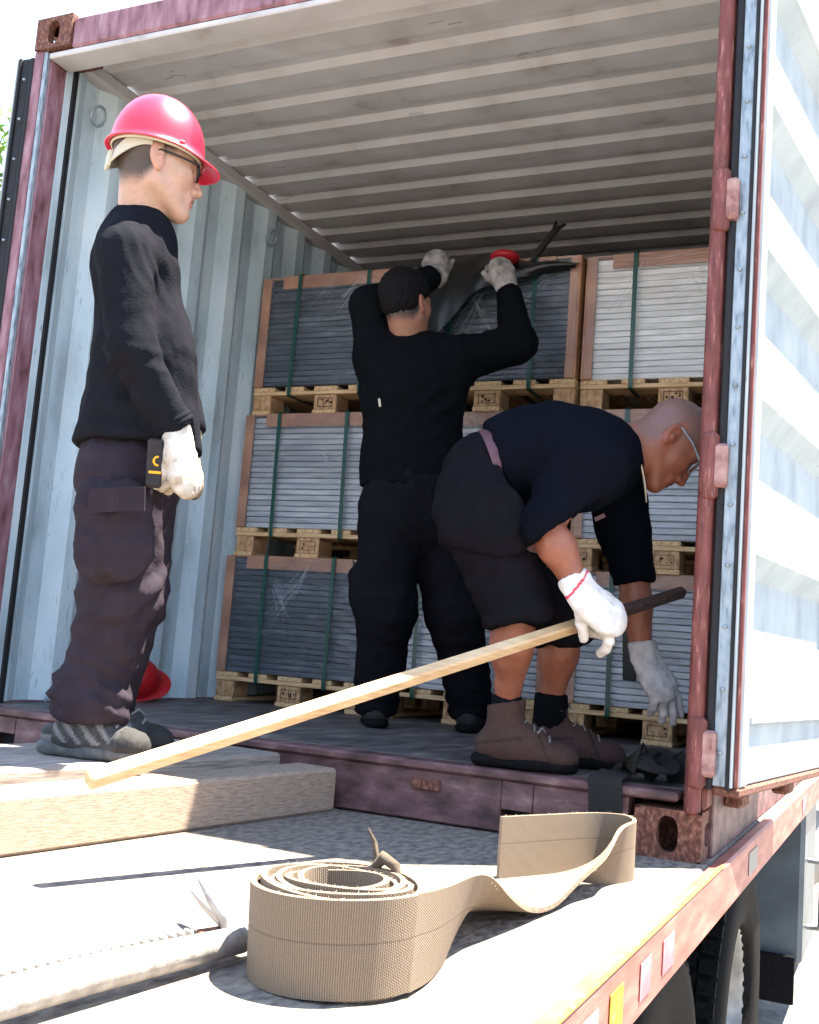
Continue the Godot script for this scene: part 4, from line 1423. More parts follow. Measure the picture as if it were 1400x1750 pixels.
# Colour of a face; style: "cropped" short hair, "shaved" stubble, "full" covered by its own hair.
func face_tint(c: Vector3, f: Vector3, u: Vector3, skin: Color, hair: Color, style: String) -> Callable:
	f = f.normalized()
	u = (u - f * u.dot(f)).normalized()
	var s := f.cross(u)
	var nz := FastNoiseLite.new()
	nz.seed = 5
	nz.frequency = 60.0
	return func(p: Vector3, _n: Vector3) -> Color:
		var q := p - c
		var x := q.dot(f)
		var y := q.dot(u)
		var z := absf(q.dot(s))
		var blotch := nz.get_noise_3dv(p * 0.35)
		var col := skin * (1.0 + 0.13 * nz.get_noise_3dv(p) + 0.12 * blotch)
		col.g *= 1.0 - 0.10 * blotch
		# warmer cheeks, nose and ears
		var red := exp(-pow((x - 0.09) / 0.03, 2) - pow((y + 0.045) / 0.03, 2)) * 0.5 + smoothstep(0.074, 0.085, z) * 0.5
		col = col.lerp(Color(skin.r * 1.02, skin.g * 0.72, skin.b * 0.66), red)
		if x > 0.084 and z < 0.023 and y < -0.072 and y > -0.0985:
			col = col.lerp(Color(skin.r * 0.72, skin.g * 0.42, skin.b * 0.42), 0.75)
		if absf(y + 0.0843) < 0.0022 and x > 0.08 and z < 0.022:
			col = col * 0.45
		# brows
		var brow := smoothstep(0.004, 0.0, absf(y - 0.009 - 0.1 * (0.03 - absf(z - 0.032)))) * smoothstep(0.014, 0.018, z) * smoothstep(0.052, 0.046, z) * smoothstep(0.055, 0.062, x)
		col = col.lerp(hair, brow * 0.85)
		# lids and lashes
		if x > 0.07 and absf(y + 0.0185) < 0.0022 and z > 0.018 and z < 0.045:
			col = col.lerp(Color(0.02, 0.015, 0.012), 0.8)
		# hairline: above a line that rises over the forehead and dips behind the ear
		var line := 0.045 if x > 0.055 else (lerpf(-0.005, 0.045, smoothstep(0.02, 0.055, x)) if x > 0.02 else (lerpf(-0.085, -0.005, smoothstep(-0.045, 0.02, x))))
		if style == "cropped" and z < 0.0765:
			col = col.lerp(hair, smoothstep(-0.012, 0.028, y - line + 0.008 * nz.get_noise_3dv(p * 2.0)) * 0.93)
		elif style == "shaved" and z < 0.0765:
			col = col.lerp(hair, smoothstep(-0.01, 0.03, y - line + 0.01) * (0.55 + 0.2 * nz.get_noise_3dv(p * 3.0)))
		return Color(maxf(col.r, 0.004), maxf(col.g, 0.004), maxf(col.b, 0.004))

func tone(c: Color) -> Callable:
	var nz := FastNoiseLite.new()
	nz.seed = 12
	nz.frequency = 16.0
	nz.fractal_octaves = 4
	return func(p: Vector3, _n: Vector3) -> Color:
		var v := nz.get_noise_3dv(p)
		return Color(c.r * (1.0 + 0.22 * v), c.g * (1.0 + 0.30 * v), c.b * (1.0 + 0.30 * v))

# Folds gathered at joints, on top of the creases: [centre, axis the folds repeat along, reach, spacing, height].
func folds(base: Callable, list: Array) -> Callable:
	var wob := FastNoiseLite.new()
	wob.seed = 3
	wob.frequency = 7.0
	return func(p: Vector3, n: Vector3) -> float:
		var v: float = base.call(p, n)
		for e in list:
			var q: Vector3 = p - e[0]
			var d: float = q.length_squared() / (e[2] * e[2])
			if d < 3.0:
				var t: float = q.dot(e[1]) + 0.035 * wob.get_noise_3dv(p)
				var w := sin(TAU * t / e[3])
				v += e[4] * exp(-1.6 * d) * (w * absf(w) * 0.6 + w * 0.4) * (0.55 + 0.9 * wob.get_noise_3dv(p * 0.6 + Vector3(9, 2, 4)))
		return v

# Creases of cloth: ridges that run mostly one way.
func creases(sd: int, freq: float, amount: float, stretch: Vector3) -> Callable:
	var nz := FastNoiseLite.new()
	nz.seed = sd
	nz.frequency = freq
	nz.fractal_type = FastNoiseLite.FRACTAL_RIDGED
	nz.fractal_octaves = 2
	var big := FastNoiseLite.new()
	big.seed = sd + 1
	big.frequency = freq * 0.35
	return func(p: Vector3, _n: Vector3) -> float:
		return amount * nz.get_noise_3dv(p * stretch) + amount * 0.8 * big.get_noise_3dv(p * stretch)

# A gloved hand: wrist, where the fingers point, which way the back faces, +1 / -1 for the thumb's side, bend of the knuckles.
func glove(root: Node3D, wrist: Vector3, dir: Vector3, back: Vector3, hand: float, curl: Array, thumb: Vector3, cuff_from: Vector3, tint: Callable, size := 1.0) -> MeshInstance3D:
	var f := dir.normalized()
	var n := (back - f * back.dot(f)).normalized()
	var s := n.cross(f) * hand
	var fl := Field.new(wrist.min(wrist + f * 0.1) - Vector3.ONE * 0.13, wrist.max(wrist + f * 0.1) + Vector3.ONE * 0.13, 0.0045)
	fl.cap(wrist + f * 0.010, wrist + f * 0.078 * size, 0.047 * size, 0.054 * size, 0.02, n, 2.2)
	var lens := [1.0, 1.08, 1.0, 0.8]
	for i in 4:
		var o: float = (1.5 - i) * 0.0215 * size
		var k0 := wrist + f * (0.088 - 0.006 * absf(i - 1.2)) * size + s * o
		fl.cap(wrist + f * 0.03 + s * o * 0.7, k0, 0.014 * size, 0.0125 * size, 0.014)
		var ang := 0.0
		var p := k0
		for j in 3:
			ang += curl[mini(i, curl.size() - 1)] * [0.9, 1.15, 0.75][j]
			var l: float = [0.044, 0.028, 0.022][j] * lens[i] * size
			var dd := f * cos(ang) - n * sin(ang) + s * (1.5 - i) * 0.05
			var q := p + dd.normalized() * l
			fl.cap(p, q, [0.0118, 0.0112, 0.0105][j] * size, [0.0112, 0.0105, 0.0095][j] * size, 0.006)
			p = q
	var t0 := wrist + f * 0.024 * size + s * 0.026 * size - n * 0.008
	var td := (f * thumb.x + s * thumb.y - n * thumb.z).normalized()
	var t1 := t0 + td * 0.045 * size
	var t2 := t1 + (td * 0.8 + f * 0.5 - n * 0.25).normalized() * 0.034 * size
	fl.cap(t0, t1, 0.019 * size, 0.0135 * size, 0.016)
	fl.cap(t1, t2, 0.0132 * size, 0.0108 * size, 0.008)
	# cuff
	var cd := (cuff_from - wrist).normalized()
	fl.cap(wrist + cd * 0.03, wrist + f * 0.012, 0.042 * size, 0.036 * size, 0.012, n, 1.35)
	fl.clip(wrist + cd * 0.048, cd)
	var g := part("glove", net(fl, tint, creases(31, 26.0, 0.0022, Vector3.ONE)), M.knit, root, -root.position)
	return g

func glove_tint(wrist: Vector3, f: Vector3, back: Vector3, base: Color, dirt: Color, band_col: Color, band_at := -0.03) -> Callable:
	var nz := FastNoiseLite.new()
	nz.seed = 8
	nz.frequency = 22.0
	nz.fractal_octaves = 3
	f = f.normalized()
	return func(p: Vector3, _n: Vector3) -> Color:
		var a := (p - wrist).dot(f)
		var d := clampf(0.42 + 0.9 * nz.get_noise_3dv(p) + 2.0 * (a - 0.10), 0.0, 1.0)
		var c := base.lerp(dirt, d)
		if absf(a - band_at) < 0.0035:
			c = band_col
		return c

# A shoe from heel to toe on the ground at height y.
func shoe(root: Node3D, heel: Vector3, toe: Vector3, y: float, ankle: Vector3, upper: Material, sole: Material, top: float) -> void:
	heel.y = y
	toe.y = y
	var f := (toe - heel).normalized()
	var s := f.cross(Vector3.UP)
	var l := 0.285
	heel += s * (Vector3(ankle.x, y, ankle.z) - heel).dot(s) * 0.9
	toe = heel + f * l
	var up := Vector3.UP
	var fl := Field.new(heel.min(toe) - Vector3(0.1, 0.03, 0.1), heel.max(toe) + Vector3(0.1, top + 0.08, 0.1), 0.006)
	fl.cap(heel + f * 0.045 + up * 0.052, heel + f * 0.15 + up * 0.056, 0.040, 0.045, 0.03, up, 1.0)
	fl.cap(heel + f * 0.14 + up * 0.052, heel + f * 0.245 + up * 0.036, 0.046, 0.036, 0.03)
	fl.ell(heel + f * 0.235 + up * 0.040, Vector3(0.045, 0.030, 0.042), f, up, 0.02)
	var an := Vector3(ankle.x, y, ankle.z)
	an = heel + f * clampf((an - heel).dot(f), 0.05, 0.09)
	fl.cap(an + up * 0.06, an + up * (top + 0.02), 0.047, 0.045 + 0.006 * (top - 0.08) / 0.08, 0.035)
	fl.cap(an + up * 0.085, heel + f * 0.16 + up * 0.075, 0.036, 0.030, 0.03)
	fl.clip(heel + up * 0.022, -up)
	fl.clip(an + up * top, up - f * 0.25)
	var trim: bool = upper == M.shoe_dark
	var u := part("shoe", net(fl, shoe_tint(heel, f, upper), creases(17, 30.0, 0.0018, Vector3.ONE)), M.vertex, root, -root.position)
	var sl := Field.new(heel - Vector3(0.36, 0.02, 0.36), heel + Vector3(0.36, 0.06, 0.36), 0.006)
	sl.cap(heel + f * 0.042 + up * 0.017, heel + f * 0.15 + up * 0.017, 0.045, 0.043, 0.02, up, 1.6)
	sl.cap(heel + f * 0.15 + up * 0.017, heel + f * 0.245 + up * 0.017, 0.046, 0.041, 0.02, up, 1.6)
	sl.clip(heel + up * 0.001, -up)
	sl.clip(heel + up * 0.033, up)
	part("sole", net(sl), sole, u)
	for k in 6:
		var c := heel + f * (0.100 + k * 0.021)
		var h := 0.22
		while h > 0.02:
			var g := ((c + up * h - fl.o) / fl.c).round()
			if fl.d[int((g.z * fl.ny + g.y) * fl.nx + g.x)] < 0.0:
				break
			h -= 0.004
		c += up * (h + 0.005)
		var w := 0.024
		var lean := f * (0.006 if k % 2 else -0.006)
		part("lace", tube([c - s * w - up * 0.010 - lean, c + up * 0.002, c + s * w - up * 0.010 + lean], 0.003, 6), M.lace, u)

func shoe_tint(heel: Vector3, f: Vector3, upper: Material) -> Callable:
	var nz := FastNoiseLite.new()
	nz.seed = 4
	nz.frequency = 45.0
	var sporty: bool = upper == M.shoe_dark
	var base := Color(0.020, 0.021, 0.024)
	var lit := Color(0.10, 0.105, 0.11)
	if upper == M.boot:
		base = Color(0.042, 0.019, 0.014)
		lit = Color(0.075, 0.040, 0.031)
	elif upper == M.boot_dark:
		base = Color(0.016, 0.012, 0.012)
		lit = Color(0.030, 0.022, 0.020)
	return func(p: Vector3, _n: Vector3) -> Color:
		var q := p - heel
		var a := q.dot(f)
		var h := q.y
		var c := base.lerp(lit, clampf(0.3 + 0.7 * nz.get_noise_3dv(p), 0, 1) * 0.5)
		if sporty:
			var t := fposmod((a + h * 0.9) / 0.040, 1.0)
			if t < 0.38 and a > 0.06 and a < 0.21 and h > 0.034 and h < 0.086:
				c = lit * 1.35
			if a < 0.055 and h < 0.05:
				c = lit * 1.2
			if a > 0.225:
				c = base * 0.8
		else:
			# seams of the leather panels and a darker toe cap
			if absf(a - 0.205 + (h - 0.05) * 0.5) < 0.0035 or absf(h - 0.075 - (a - 0.1) * 0.2) < 0.003 and a < 0.14:
				c = base * 0.45
			if a > 0.215:
				c = base.lerp(lit, 0.2) * 0.8
		return Color(c.r, c.g, c.b)

func worker(label: String, at: Vector3) -> Node3D:
	return thing("person", label, "person", at)

func cloth_part(root: Node3D, called: String, f: Field, m: Material, warp, parent: Node = null) -> MeshInstance3D:
	return part(called, net(f, null, warp), m, parent if parent else root, -root.position)

# The figure under the clothes: one net through all joints.
func under_body(bones: Array, lo: Vector3, hi: Vector3, skin: Color) -> ArrayMesh:
	var f := Field.new(lo, hi, 0.014)
	for b in bones:
		f.cap(b[0], b[1], b[2], b[3], 0.04)
	return net(f, tone(skin))

# Worker who stands on the timbers in profile, facing right.
func make_standing_worker() -> void:
	var root := worker("person in red hard hat and black sweater standing on the timbers, watching", Vector3(-0.13, -0.02, 0.52))
	var fd := Vector3(0.671, 0, -0.741)
	var near := Vector3(0.741, 0, 0.671)
	var skin := Color(0.43, 0.265, 0.19)
	var hair := Color(0.030, 0.022, 0.019)
	var hc := Vector3(-0.031, 1.432, 0.698)
	var hf := fd * 0.998 - Vector3.UP * 0.06
	var hu := Vector3.UP * 0.998 + fd * 0.06
	var neck := Vector3(-0.076, 1.266, 0.685)
	var head := net(head_shape(hc, hf, hu, neck, 0.054), face_tint(hc, hf, hu, skin, hair, "cropped"))
	var sn := Vector3(-0.004, 1.150, 0.813)
	var en := Vector3(0.051, 0.916, 0.812)
	var wn := Vector3(0.115, 0.761, 0.716)
	var sf := Vector3(-0.185, 1.285, 0.549)
	var ef := Vector3(-0.144, 1.027, 0.450)
	var wf := Vector3(-0.047, 0.812, 0.443)
	var chest := Vector3(-0.082, 1.183, 0.677)
	var belly := Vector3(-0.053, 0.939, 0.641)
	var hip := Vector3(-0.075, 0.737, 0.624)
	var hn := Vector3(-0.039, 0.640, 0.683)
	var kn := Vector3(-0.026, 0.376, 0.663)
	var an := Vector3(-0.085, 0.103, 0.664)
	var hfar := Vector3(-0.120, 0.667, 0.524)
	var kfar := Vector3(-0.149, 0.385, 0.477)
	var afar := Vector3(-0.206, 0.089, 0.463)
	var body := under_body([[neck, chest, 0.055, 0.10], [chest, belly, 0.09, 0.09], [belly, hip, 0.09, 0.10], [sn, en, 0.04, 0.035], [en, wn, 0.032, 0.026], [chest, sn, 0.07, 0.05], [chest, sf, 0.07, 0.05], [sf, ef, 0.04, 0.035], [ef, wf, 0.032, 0.026], [hip, hn, 0.08, 0.07], [hn, kn, 0.065, 0.05], [kn, an, 0.048, 0.04], [hip, hfar, 0.08, 0.07], [hfar, kfar, 0.065, 0.05], [kfar, afar, 0.048, 0.04]], Vector3(-0.75, -0.05, -0.05), Vector3(0.45, 1.45, 1.05), skin)
	part("body", merged([head, body]), M.skin, root, -root.position)
	# sweater
	var lo := Vector3(-0.80, 0.55, -0.05)
	var hi := Vector3(0.45, 1.55, 1.05)
	var f := Field.new(lo, hi, 0.0095)
	f.cap(Vector3(-0.078, 1.219, 0.679), chest, 0.080, 0.112, 0.05, fd, 1.25)
	f.cap(neck, sn.lerp(neck, 0.25), 0.052, 0.05, 0.05)
	f.cap(neck, sf.lerp(neck, 0.25), 0.052, 0.05, 0.05)
	f.cap(chest, belly, 0.116, 0.130, 0.06, fd, 1.22)
	f.cap(belly, Vector3(-0.062, 0.731, 0.617), 0.138, 0.182, 0.06, fd, 1.18)
	f.cap(Vector3(-0.042, 1.182, 0.758), Vector3(-0.140, 1.259, 0.603), 0.056, 0.054, 0.05)
	f.cap(sn, en, 0.062, 0.053, 0.035)
	f.cap(en, wn, 0.053, 0.047, 0.02)
	f.cap(sf, ef, 0.070, 0.058, 0.03)
	f.cap(ef, wf, 0.056, 0.046, 0.02)
	f.clip(Vector3(-0.062, 0.727, 0.616), Vector3(0.0, -1, 0.0) + fd * 0.0)
	f.clip(wn + (wn - en).normalized() * 0.012, wn - en, 0.1)
	f.clip(wf + (wf - ef).normalized() * 0.012, wf - ef, 0.1)
	f.ell(neck + Vector3.UP * 0.058 + fd * 0.008, Vector3(0.058, 0.036, 0.058), fd, Vector3.UP, 0.012, true)
	var sw := cloth_part(root, "sweater", f, M.grey_shirt, folds(creases(41, 9.0, 0.004, Vector3(1.0, 0.5, 1.0)), [[en, (wn - sn).normalized(), 0.13, 0.05, 0.007], [wn, (wn - en).normalized(), 0.10, 0.034, 0.006], [sn + fd * 0.06, (fd + Vector3.UP * 0.5).normalized(), 0.11, 0.035, 0.006], [Vector3(0.050, 0.822, 0.688), (Vector3.UP + fd * 0.4).normalized(), 0.16, 0.07, 0.007], [Vector3(-0.082, 0.797, 0.746), Vector3.UP, 0.16, 0.075, 0.007]]))
	var cuff := []
	var ax := (wn - en).normalized()
	var cx := ax.cross(near).normalized()
	var cy := ax.cross(cx)
	for e in [0.002, 0.013]:
		var pr := ring(wn - ax * e, cx, cy, 0.0445, 20)
		pr.append(pr[0])
		part("cuff_rib", tube(pr, 0.0075, 6), M.grey_shirt, sw, Vector3.ZERO)
	var nk := []
	for k in 25:
		var a := TAU * k / 24
		nk.append(neck + Vector3.UP * (0.034 - 0.016 * cos(a)) + fd * cos(a) * 0.058 + near * sin(a) * 0.057 + fd * 0.006)
	part("neck_rib", tube(nk, 0.0075, 8), M.grey_shirt, sw, Vector3.ZERO)
	# trousers
	f = Field.new(Vector3(-0.75, 0.02, -0.05), Vector3(0.4, 0.95, 1.0), 0.009)
	f.cap(Vector3(-0.068, 0.759, 0.623), Vector3(-0.077, 0.680, 0.617), 0.130, 0.148, 0.05, fd, 1.12)
	f.cap(hn, kn, 0.106, 0.088, 0.04)
	f.cap(kn, an, 0.088, 0.073, 0.05)
	f.cap(hfar, kfar, 0.100, 0.084, 0.04)
	f.cap(kfar, afar, 0.084, 0.072, 0.05)
	f.cap(Vector3(-0.107, 0.129, 0.667), Vector3(-0.055, 0.093, 0.671), 0.068, 0.072, 0.04)
	f.clip(Vector3(-0.080, 0.067, 0.657), Vector3.DOWN)
	var tr := cloth_part(root, "trousers", f, M.trousers, folds(creases(43, 6.0, 0.007, Vector3(1.0, 0.8, 1.0)), [[kn, (kn - hn + fd * 0.15).normalized(), 0.18, 0.065, 0.013], [an + Vector3.UP * 0.04, (Vector3.UP + fd * 0.25).normalized(), 0.16, 0.05, 0.014], [Vector3(0.048, 0.588, 0.657), (fd + Vector3.UP * 0.6).normalized(), 0.15, 0.06, 0.008], [kfar, Vector3.UP, 0.16, 0.07, 0.010], [Vector3(-0.083, 0.522, 0.709), (Vector3.UP - fd * 0.6).normalized(), 0.12, 0.06, 0.009]]))
	# cargo pocket with its flap, on the near thigh
	f = Field.new(Vector3(-0.6, 0.3, 0.2), Vector3(0.3, 0.85, 0.95), 0.008)
	f.cap(Vector3(-0.014, 0.567, 0.772), Vector3(0.003, 0.456, 0.766), 0.066, 0.070, 0.03, near, 2.4)
	f.cap(Vector3(0.043, 0.569, 0.768), Vector3(0.051, 0.459, 0.760), 0.060, 0.062, 0.03, near, 2.4)
	cloth_part(root, "cargo_pocket", f, M.trousers, creases(47, 12.0, 0.006, Vector3.ONE), tr).position = Vector3.ZERO
	var fa := Vector3(-0.002, 0.565, 0.838)
	var fb := Vector3(0.128, 0.577, 0.807)
	part("pocket_flap", band([fa, fa.lerp(fb, 0.5) + near * 0.008, fb], [Vector3.UP, Vector3.UP, Vector3.UP], 0.055, 0.006), M.trousers, tr, Vector3.ZERO)
	# shoes
	shoe(root, Vector3(-0.205, -0.025, 0.669), Vector3(0.065, 0.009, 0.626), -0.018, an, M.shoe_dark, M.shoe_grey, 0.085)
	shoe(root, Vector3(-0.300, -0.006, 0.450), Vector3(-0.019, 0.039, 0.391), -0.025, afar, M.shoe_dark, M.shoe_grey, 0.085)
	# gloves
	var gd := Vector3(0.02, -0.96, 0.0) + fd * 0.25
	var gb := near * 0.75 + fd * 0.65
	var wg := Vector3(0.134, 0.722, 0.713)
	var g := glove(root, wg, gd, gb, -1.0, [1.35, 1.4, 1.4, 1.4], Vector3(0.85, 0.4, 0.6), wn, glove_tint(wg, gd, gb, Color(0.60, 0.57, 0.53), Color(0.30, 0.23, 0.15), Color(0.3, 0.28, 0.26), -0.045), 1.0)
	var wg2 := Vector3(-0.052, 0.774, 0.440)
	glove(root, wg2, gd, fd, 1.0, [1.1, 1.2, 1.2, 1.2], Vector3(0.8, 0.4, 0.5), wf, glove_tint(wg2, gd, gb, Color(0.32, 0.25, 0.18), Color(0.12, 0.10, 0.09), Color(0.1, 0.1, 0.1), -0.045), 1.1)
	# the worn leather patch of a spare glove tucked behind the hand, with a yellow mark
	var pb := Vector3(0.108, 0.665, 0.762)
	var pt := part("glove_patch", bevel_box(Vector3(0.034, 0.112, 0.020), 0.009), M.boot_dark, root, pb - root.position, Vector3(0, 0.83, 0.05))
	var ym := ring(Vector3(0.006, 0.004, 0.0105), Vector3.UP, Vector3.LEFT, 0.010, 16).slice(0, 9)
	part("yellow_mark", tube(ym, 0.0028, 6), M.logo, pt)
	part("yellow_mark", bevel_box(Vector3(0.028, 0.006, 0.003), 0.001), M.logo, pt, Vector3(0, -0.022, 0.0105))
	# glasses
	var s := hf.cross(hu).normalized()
	var at := func(x: float, y: float, z: float) -> Vector3:
		return hc + hf * x + hu * y + s * z
	var gl := part("glasses", tube([at.call(0.104, -0.006, -0.012), at.call(0.108, -0.003, 0.0), at.call(0.104, -0.006, 0.012)], 0.0028, 6), M.black_plastic, root, -root.position)
	for z in [-1.0, 1.0]:
		var rim := []
		for k in 25:
			var a := TAU * k / 24
			rim.append(at.call(0.101 - 0.010 * absf(cos(a) * 0.5 + 0.5), -0.018 + sin(a) * 0.019, z * (0.036 + cos(a) * 0.026)))
		part("rim", tube(rim, 0.0028, 6), M.black_plastic, gl)
		var lens_rows := [[], []]
		part("temple", tube([at.call(0.092, -0.008, z * 0.064), at.call(0.05, -0.007, z * 0.078), at.call(-0.005, -0.004, z * 0.082), at.call(-0.03, -0.016, z * 0.080)], [0.0032, 0.003, 0.0025, 0.0025], 6), M.black_plastic, gl)
	# hard hat
	var hh := Node3D.new()
	hh.name = "hard_hat"
	root.add_child(hh)
	var hx := (fd * 0.995 - Vector3.UP * 0.07).normalized()
	var hy := (Vector3.UP * 0.995 + fd * 0.07).normalized()
	hh.transform = Transform3D(Basis(hx * 0.86, hy * 1.10, hx.cross(hy) * 0.86), hc + hy * 0.018 - hx * 0.006 - root.position)
	part("shell", hat_shell(), M.red_shell, hh)
	hat_parts(hh, M.red_shell)

# Worker seen from behind, arms raised to the top load.
func make_reaching_worker() -> void:
	var root := worker("person in black seen from behind, both arms raised to the top load", Vector3(0.0, 0.0, -1.02))
	var away := Vector3(-0.42, 0, -0.907)
	var rt := Vector3(0.907, 0, -0.42)
	var skin := Color(0.27, 0.125, 0.08)
	var hair := Color(0.012, 0.011, 0.011)
	var hc := Vector3(-0.054, 1.569, -0.807)
	var fd := (rt * 0.62 + away * 0.78).normalized()
	var hf := fd * 0.98 + Vector3.UP * 0.12
	var hu := Vector3.UP * 0.985 - fd * 0.12 + rt * -0.06
	var neck := Vector3(-0.051, 1.410, -0.852)
	var head := net(head_shape(hc, hf, hu, neck, 0.062), face_tint(hc, hf, hu, skin, hair, "cropped"))
	var sl := Vector3(-0.165, 1.357, -0.806)
	var el := Vector3(-0.207, 1.558, -0.793)
	var wl := Vector3(-0.074, 1.749, -1.051)
	var sr := Vector3(0.093, 1.366, -0.925)
	var er := Vector3(0.281, 1.478, -1.109)
	var wr := Vector3(0.205, 1.709, -1.176)
	var chest := Vector3(-0.032, 1.261, -0.870)
	var waist := Vector3(-0.010, 0.953, -0.878)
	var hl := Vector3(-0.060, 0.790, -0.821)
	var kl := Vector3(-0.059, 0.419, -0.850)
	var al := Vector3(-0.100, 0.100, -0.919)
	var hr := Vector3(0.064, 0.809, -0.932)
	var kr := Vector3(0.138, 0.431, -1.029)
	var ar := Vector3(0.171, 0.111, -1.155)
	var body := under_body([[neck, chest, 0.055, 0.10], [chest, waist, 0.10, 0.10], [chest, sl, 0.06, 0.03], [chest, sr, 0.06, 0.03], [sl, el, 0.04, 0.036], [el, wl, 0.034, 0.027], [sr, er, 0.04, 0.036], [er, wr, 0.034, 0.027], [waist, hl, 0.09, 0.07], [waist, hr, 0.09, 0.07], [hl, kl, 0.065, 0.05], [kl, al, 0.045, 0.04], [hr, kr, 0.065, 0.05], [kr, ar, 0.045, 0.04]], Vector3(-0.6, -0.02, -1.6), Vector3(0.65, 2.0, -0.45), skin)
	part("body", merged([head, body]), M.skin, root, -root.position)
	# short black hair
	var hs := (hf.cross(hu)).normalized()
	var f := Field.new(hc - Vector3.ONE * 0.16, hc + Vector3.ONE * 0.17, 0.005)
	f.ell(hc - hf * 0.016 + hu * 0.034, Vector3(0.106, 0.090, 0.085), hf.normalized(), hu.normalized(), 0.02)
	f.ell(hc - hf * 0.050 - hu * 0.025, Vector3(0.056, 0.046, 0.066), hf.normalized(), hu.normalized(), 0.03)
	f.clip(hc + hf * 0.088 + hu * 0.03, hf)
	f.ell(hc + hf * 0.045 - hu * 0.055, Vector3(0.075, 0.075, 0.12), hf.normalized(), hu.normalized(), 0.012, true)
	cloth_part(root, "hair", f, M.hair, creases(61, 75.0, 0.0045, Vector3(1, 0.5, 1)))
	# sweater
	f = Field.new(Vector3(-0.65, 0.72, -1.65), Vector3(0.68, 2.0, -0.45), 0.011)
	f.cap(Vector3(-0.044, 1.339, -0.865), chest, 0.13, 0.185, 0.06, away, 1.45)
	f.cap(chest, waist, 0.188, 0.176, 0.06, away, 1.35)
	f.cap(waist, Vector3(-0.001, 0.862, -0.861), 0.176, 0.182, 0.06, away, 1.3)
	f.cap(sl, sr, 0.075, 0.078, 0.06)
	f.cap(sl, el, 0.078, 0.066, 0.04)
	f.cap(el, wl, 0.064, 0.048, 0.03)
	f.cap(sr, er, 0.085, 0.072, 0.05)
	f.cap(er, wr, 0.070, 0.048, 0.03)
	f.clip(Vector3(-0.002, 0.871, -0.860), Vector3.DOWN)
	f.clip(wl + (wl - el).normalized() * 0.01, wl - el, 0.12)
	f.clip(wr + (wr - er).normalized() * 0.01, wr - er, 0.12)
	f.ell(neck + Vector3.UP * 0.055, Vector3(0.066, 0.036, 0.066), fd, Vector3.UP, 0.012, true)
	var sw := cloth_part(root, "sweater", f, M.black_shirt, folds(creases(63, 7.0, 0.005, Vector3(1.0, 0.6, 1.0)), [[sr, (er - sr).normalized(), 0.13, 0.055, 0.007], [er, (wr - er).normalized(), 0.11, 0.045, 0.008], [el, (wl - el).normalized(), 0.1, 0.045, 0.007], [Vector3(-0.098, 1.134, -0.701), (Vector3.UP + rt * 0.5).normalized(), 0.16, 0.07, 0.008], [Vector3(0.150, 1.155, -0.814), (Vector3.UP - rt * 0.7).normalized(), 0.16, 0.065, 0.009], [Vector3(0.050, 0.924, -0.721), Vector3.UP, 0.2, 0.08, 0.007]]))
	part("white_tag", bevel_box(Vector3(0.008, 0.03, 0.003), 0.001), M.strap_white, sw, Vector3(-0.075, 1.157, -0.692), Vector3(0, 0.43, 0.2))
	# trousers
	f = Field.new(Vector3(-0.6, 0.03, -1.6), Vector3(0.6, 1.1, -0.45), 0.012)
	f.cap(Vector3(0.000, 0.884, -0.859), Vector3(0.002, 0.778, -0.874), 0.165, 0.160, 0.05, away, 1.2)
	f.cap(hl, kl, 0.118, 0.100, 0.04)
	f.cap(kl, al, 0.100, 0.082, 0.05)
	f.cap(hr, kr, 0.118, 0.100, 0.04)
	f.cap(kr, ar, 0.100, 0.082, 0.05)
	f.clip(Vector3(-0.099, 0.042, -0.927), Vector3.DOWN, 0.25)
	f.clip(Vector3(0.172, 0.050, -1.164), Vector3.DOWN, 0.25)
	f.cap(Vector3(-0.154, 0.537, -0.789), Vector3(-0.145, 0.443, -0.807), 0.035, 0.035, 0.03)
	var tr := cloth_part(root, "trousers", f, M.black_trousers, folds(creases(67, 6.0, 0.007, Vector3(1.0, 0.8, 1.0)), [[kl, (kl - hl).normalized(), 0.15, 0.07, 0.010], [kr, (kr - hr).normalized(), 0.15, 0.07, 0.010], [al, Vector3.UP, 0.15, 0.055, 0.012], [ar, Vector3.UP, 0.15, 0.055, 0.012], [Vector3(0.056, 0.661, -0.782), (Vector3.UP + rt).normalized(), 0.12, 0.05, 0.009]]))
	f = Field.new(Vector3(-0.068, 0.712, -0.717) - Vector3.ONE * 0.2, Vector3(-0.068, 0.712, -0.717) + Vector3.ONE * 0.2, 0.01)
	f.cap(Vector3(-0.043, 0.793, -0.723), Vector3(-0.042, 0.731, -0.732), 0.048, 0.048, 0.02, away, 3.5)
	cloth_part(root, "back_pocket", f, M.black_trousers, creases(69, 12.0, 0.002, Vector3.ONE), tr).position = Vector3.ZERO
	shoe(root, al - away * 0.085, al + away * 0.2 - rt * 0.03, 0.001, al, M.boot_dark, M.rubber, 0.11)
	shoe(root, ar - away * 0.085, ar + away * 0.2 + rt * 0.06, 0.001, ar, M.boot_dark, M.rubber, 0.11)
	# gloves round the edge of the sheet
	var wg := Vector3(0.195, 1.730, -1.179)
	var gd := Vector3.UP * 0.95 - rt * 0.30 + away * 0.1
	var gt := glove_tint(wg, gd, -away, Color(0.36, 0.33, 0.30), Color(0.11, 0.095, 0.085), Color(0.25, 0.22, 0.2), -0.045)
	glove(root, wg, gd, -away * 0.9 + rt * 0.3, 1.0, [1.0, 1.05, 1.1, 1.1], Vector3(0.8, 0.5, 0.35), wr, gt, 1.02)
	wg = Vector3(-0.065, 1.748, -1.078)
	gd = Vector3.UP * 0.9 - rt * 0.12 + away * 0.2
	gt = glove_tint(wg, gd, -away, Color(0.28, 0.26, 0.24), Color(0.09, 0.08, 0.075), Color(0.25, 0.22, 0.2), -0.045)
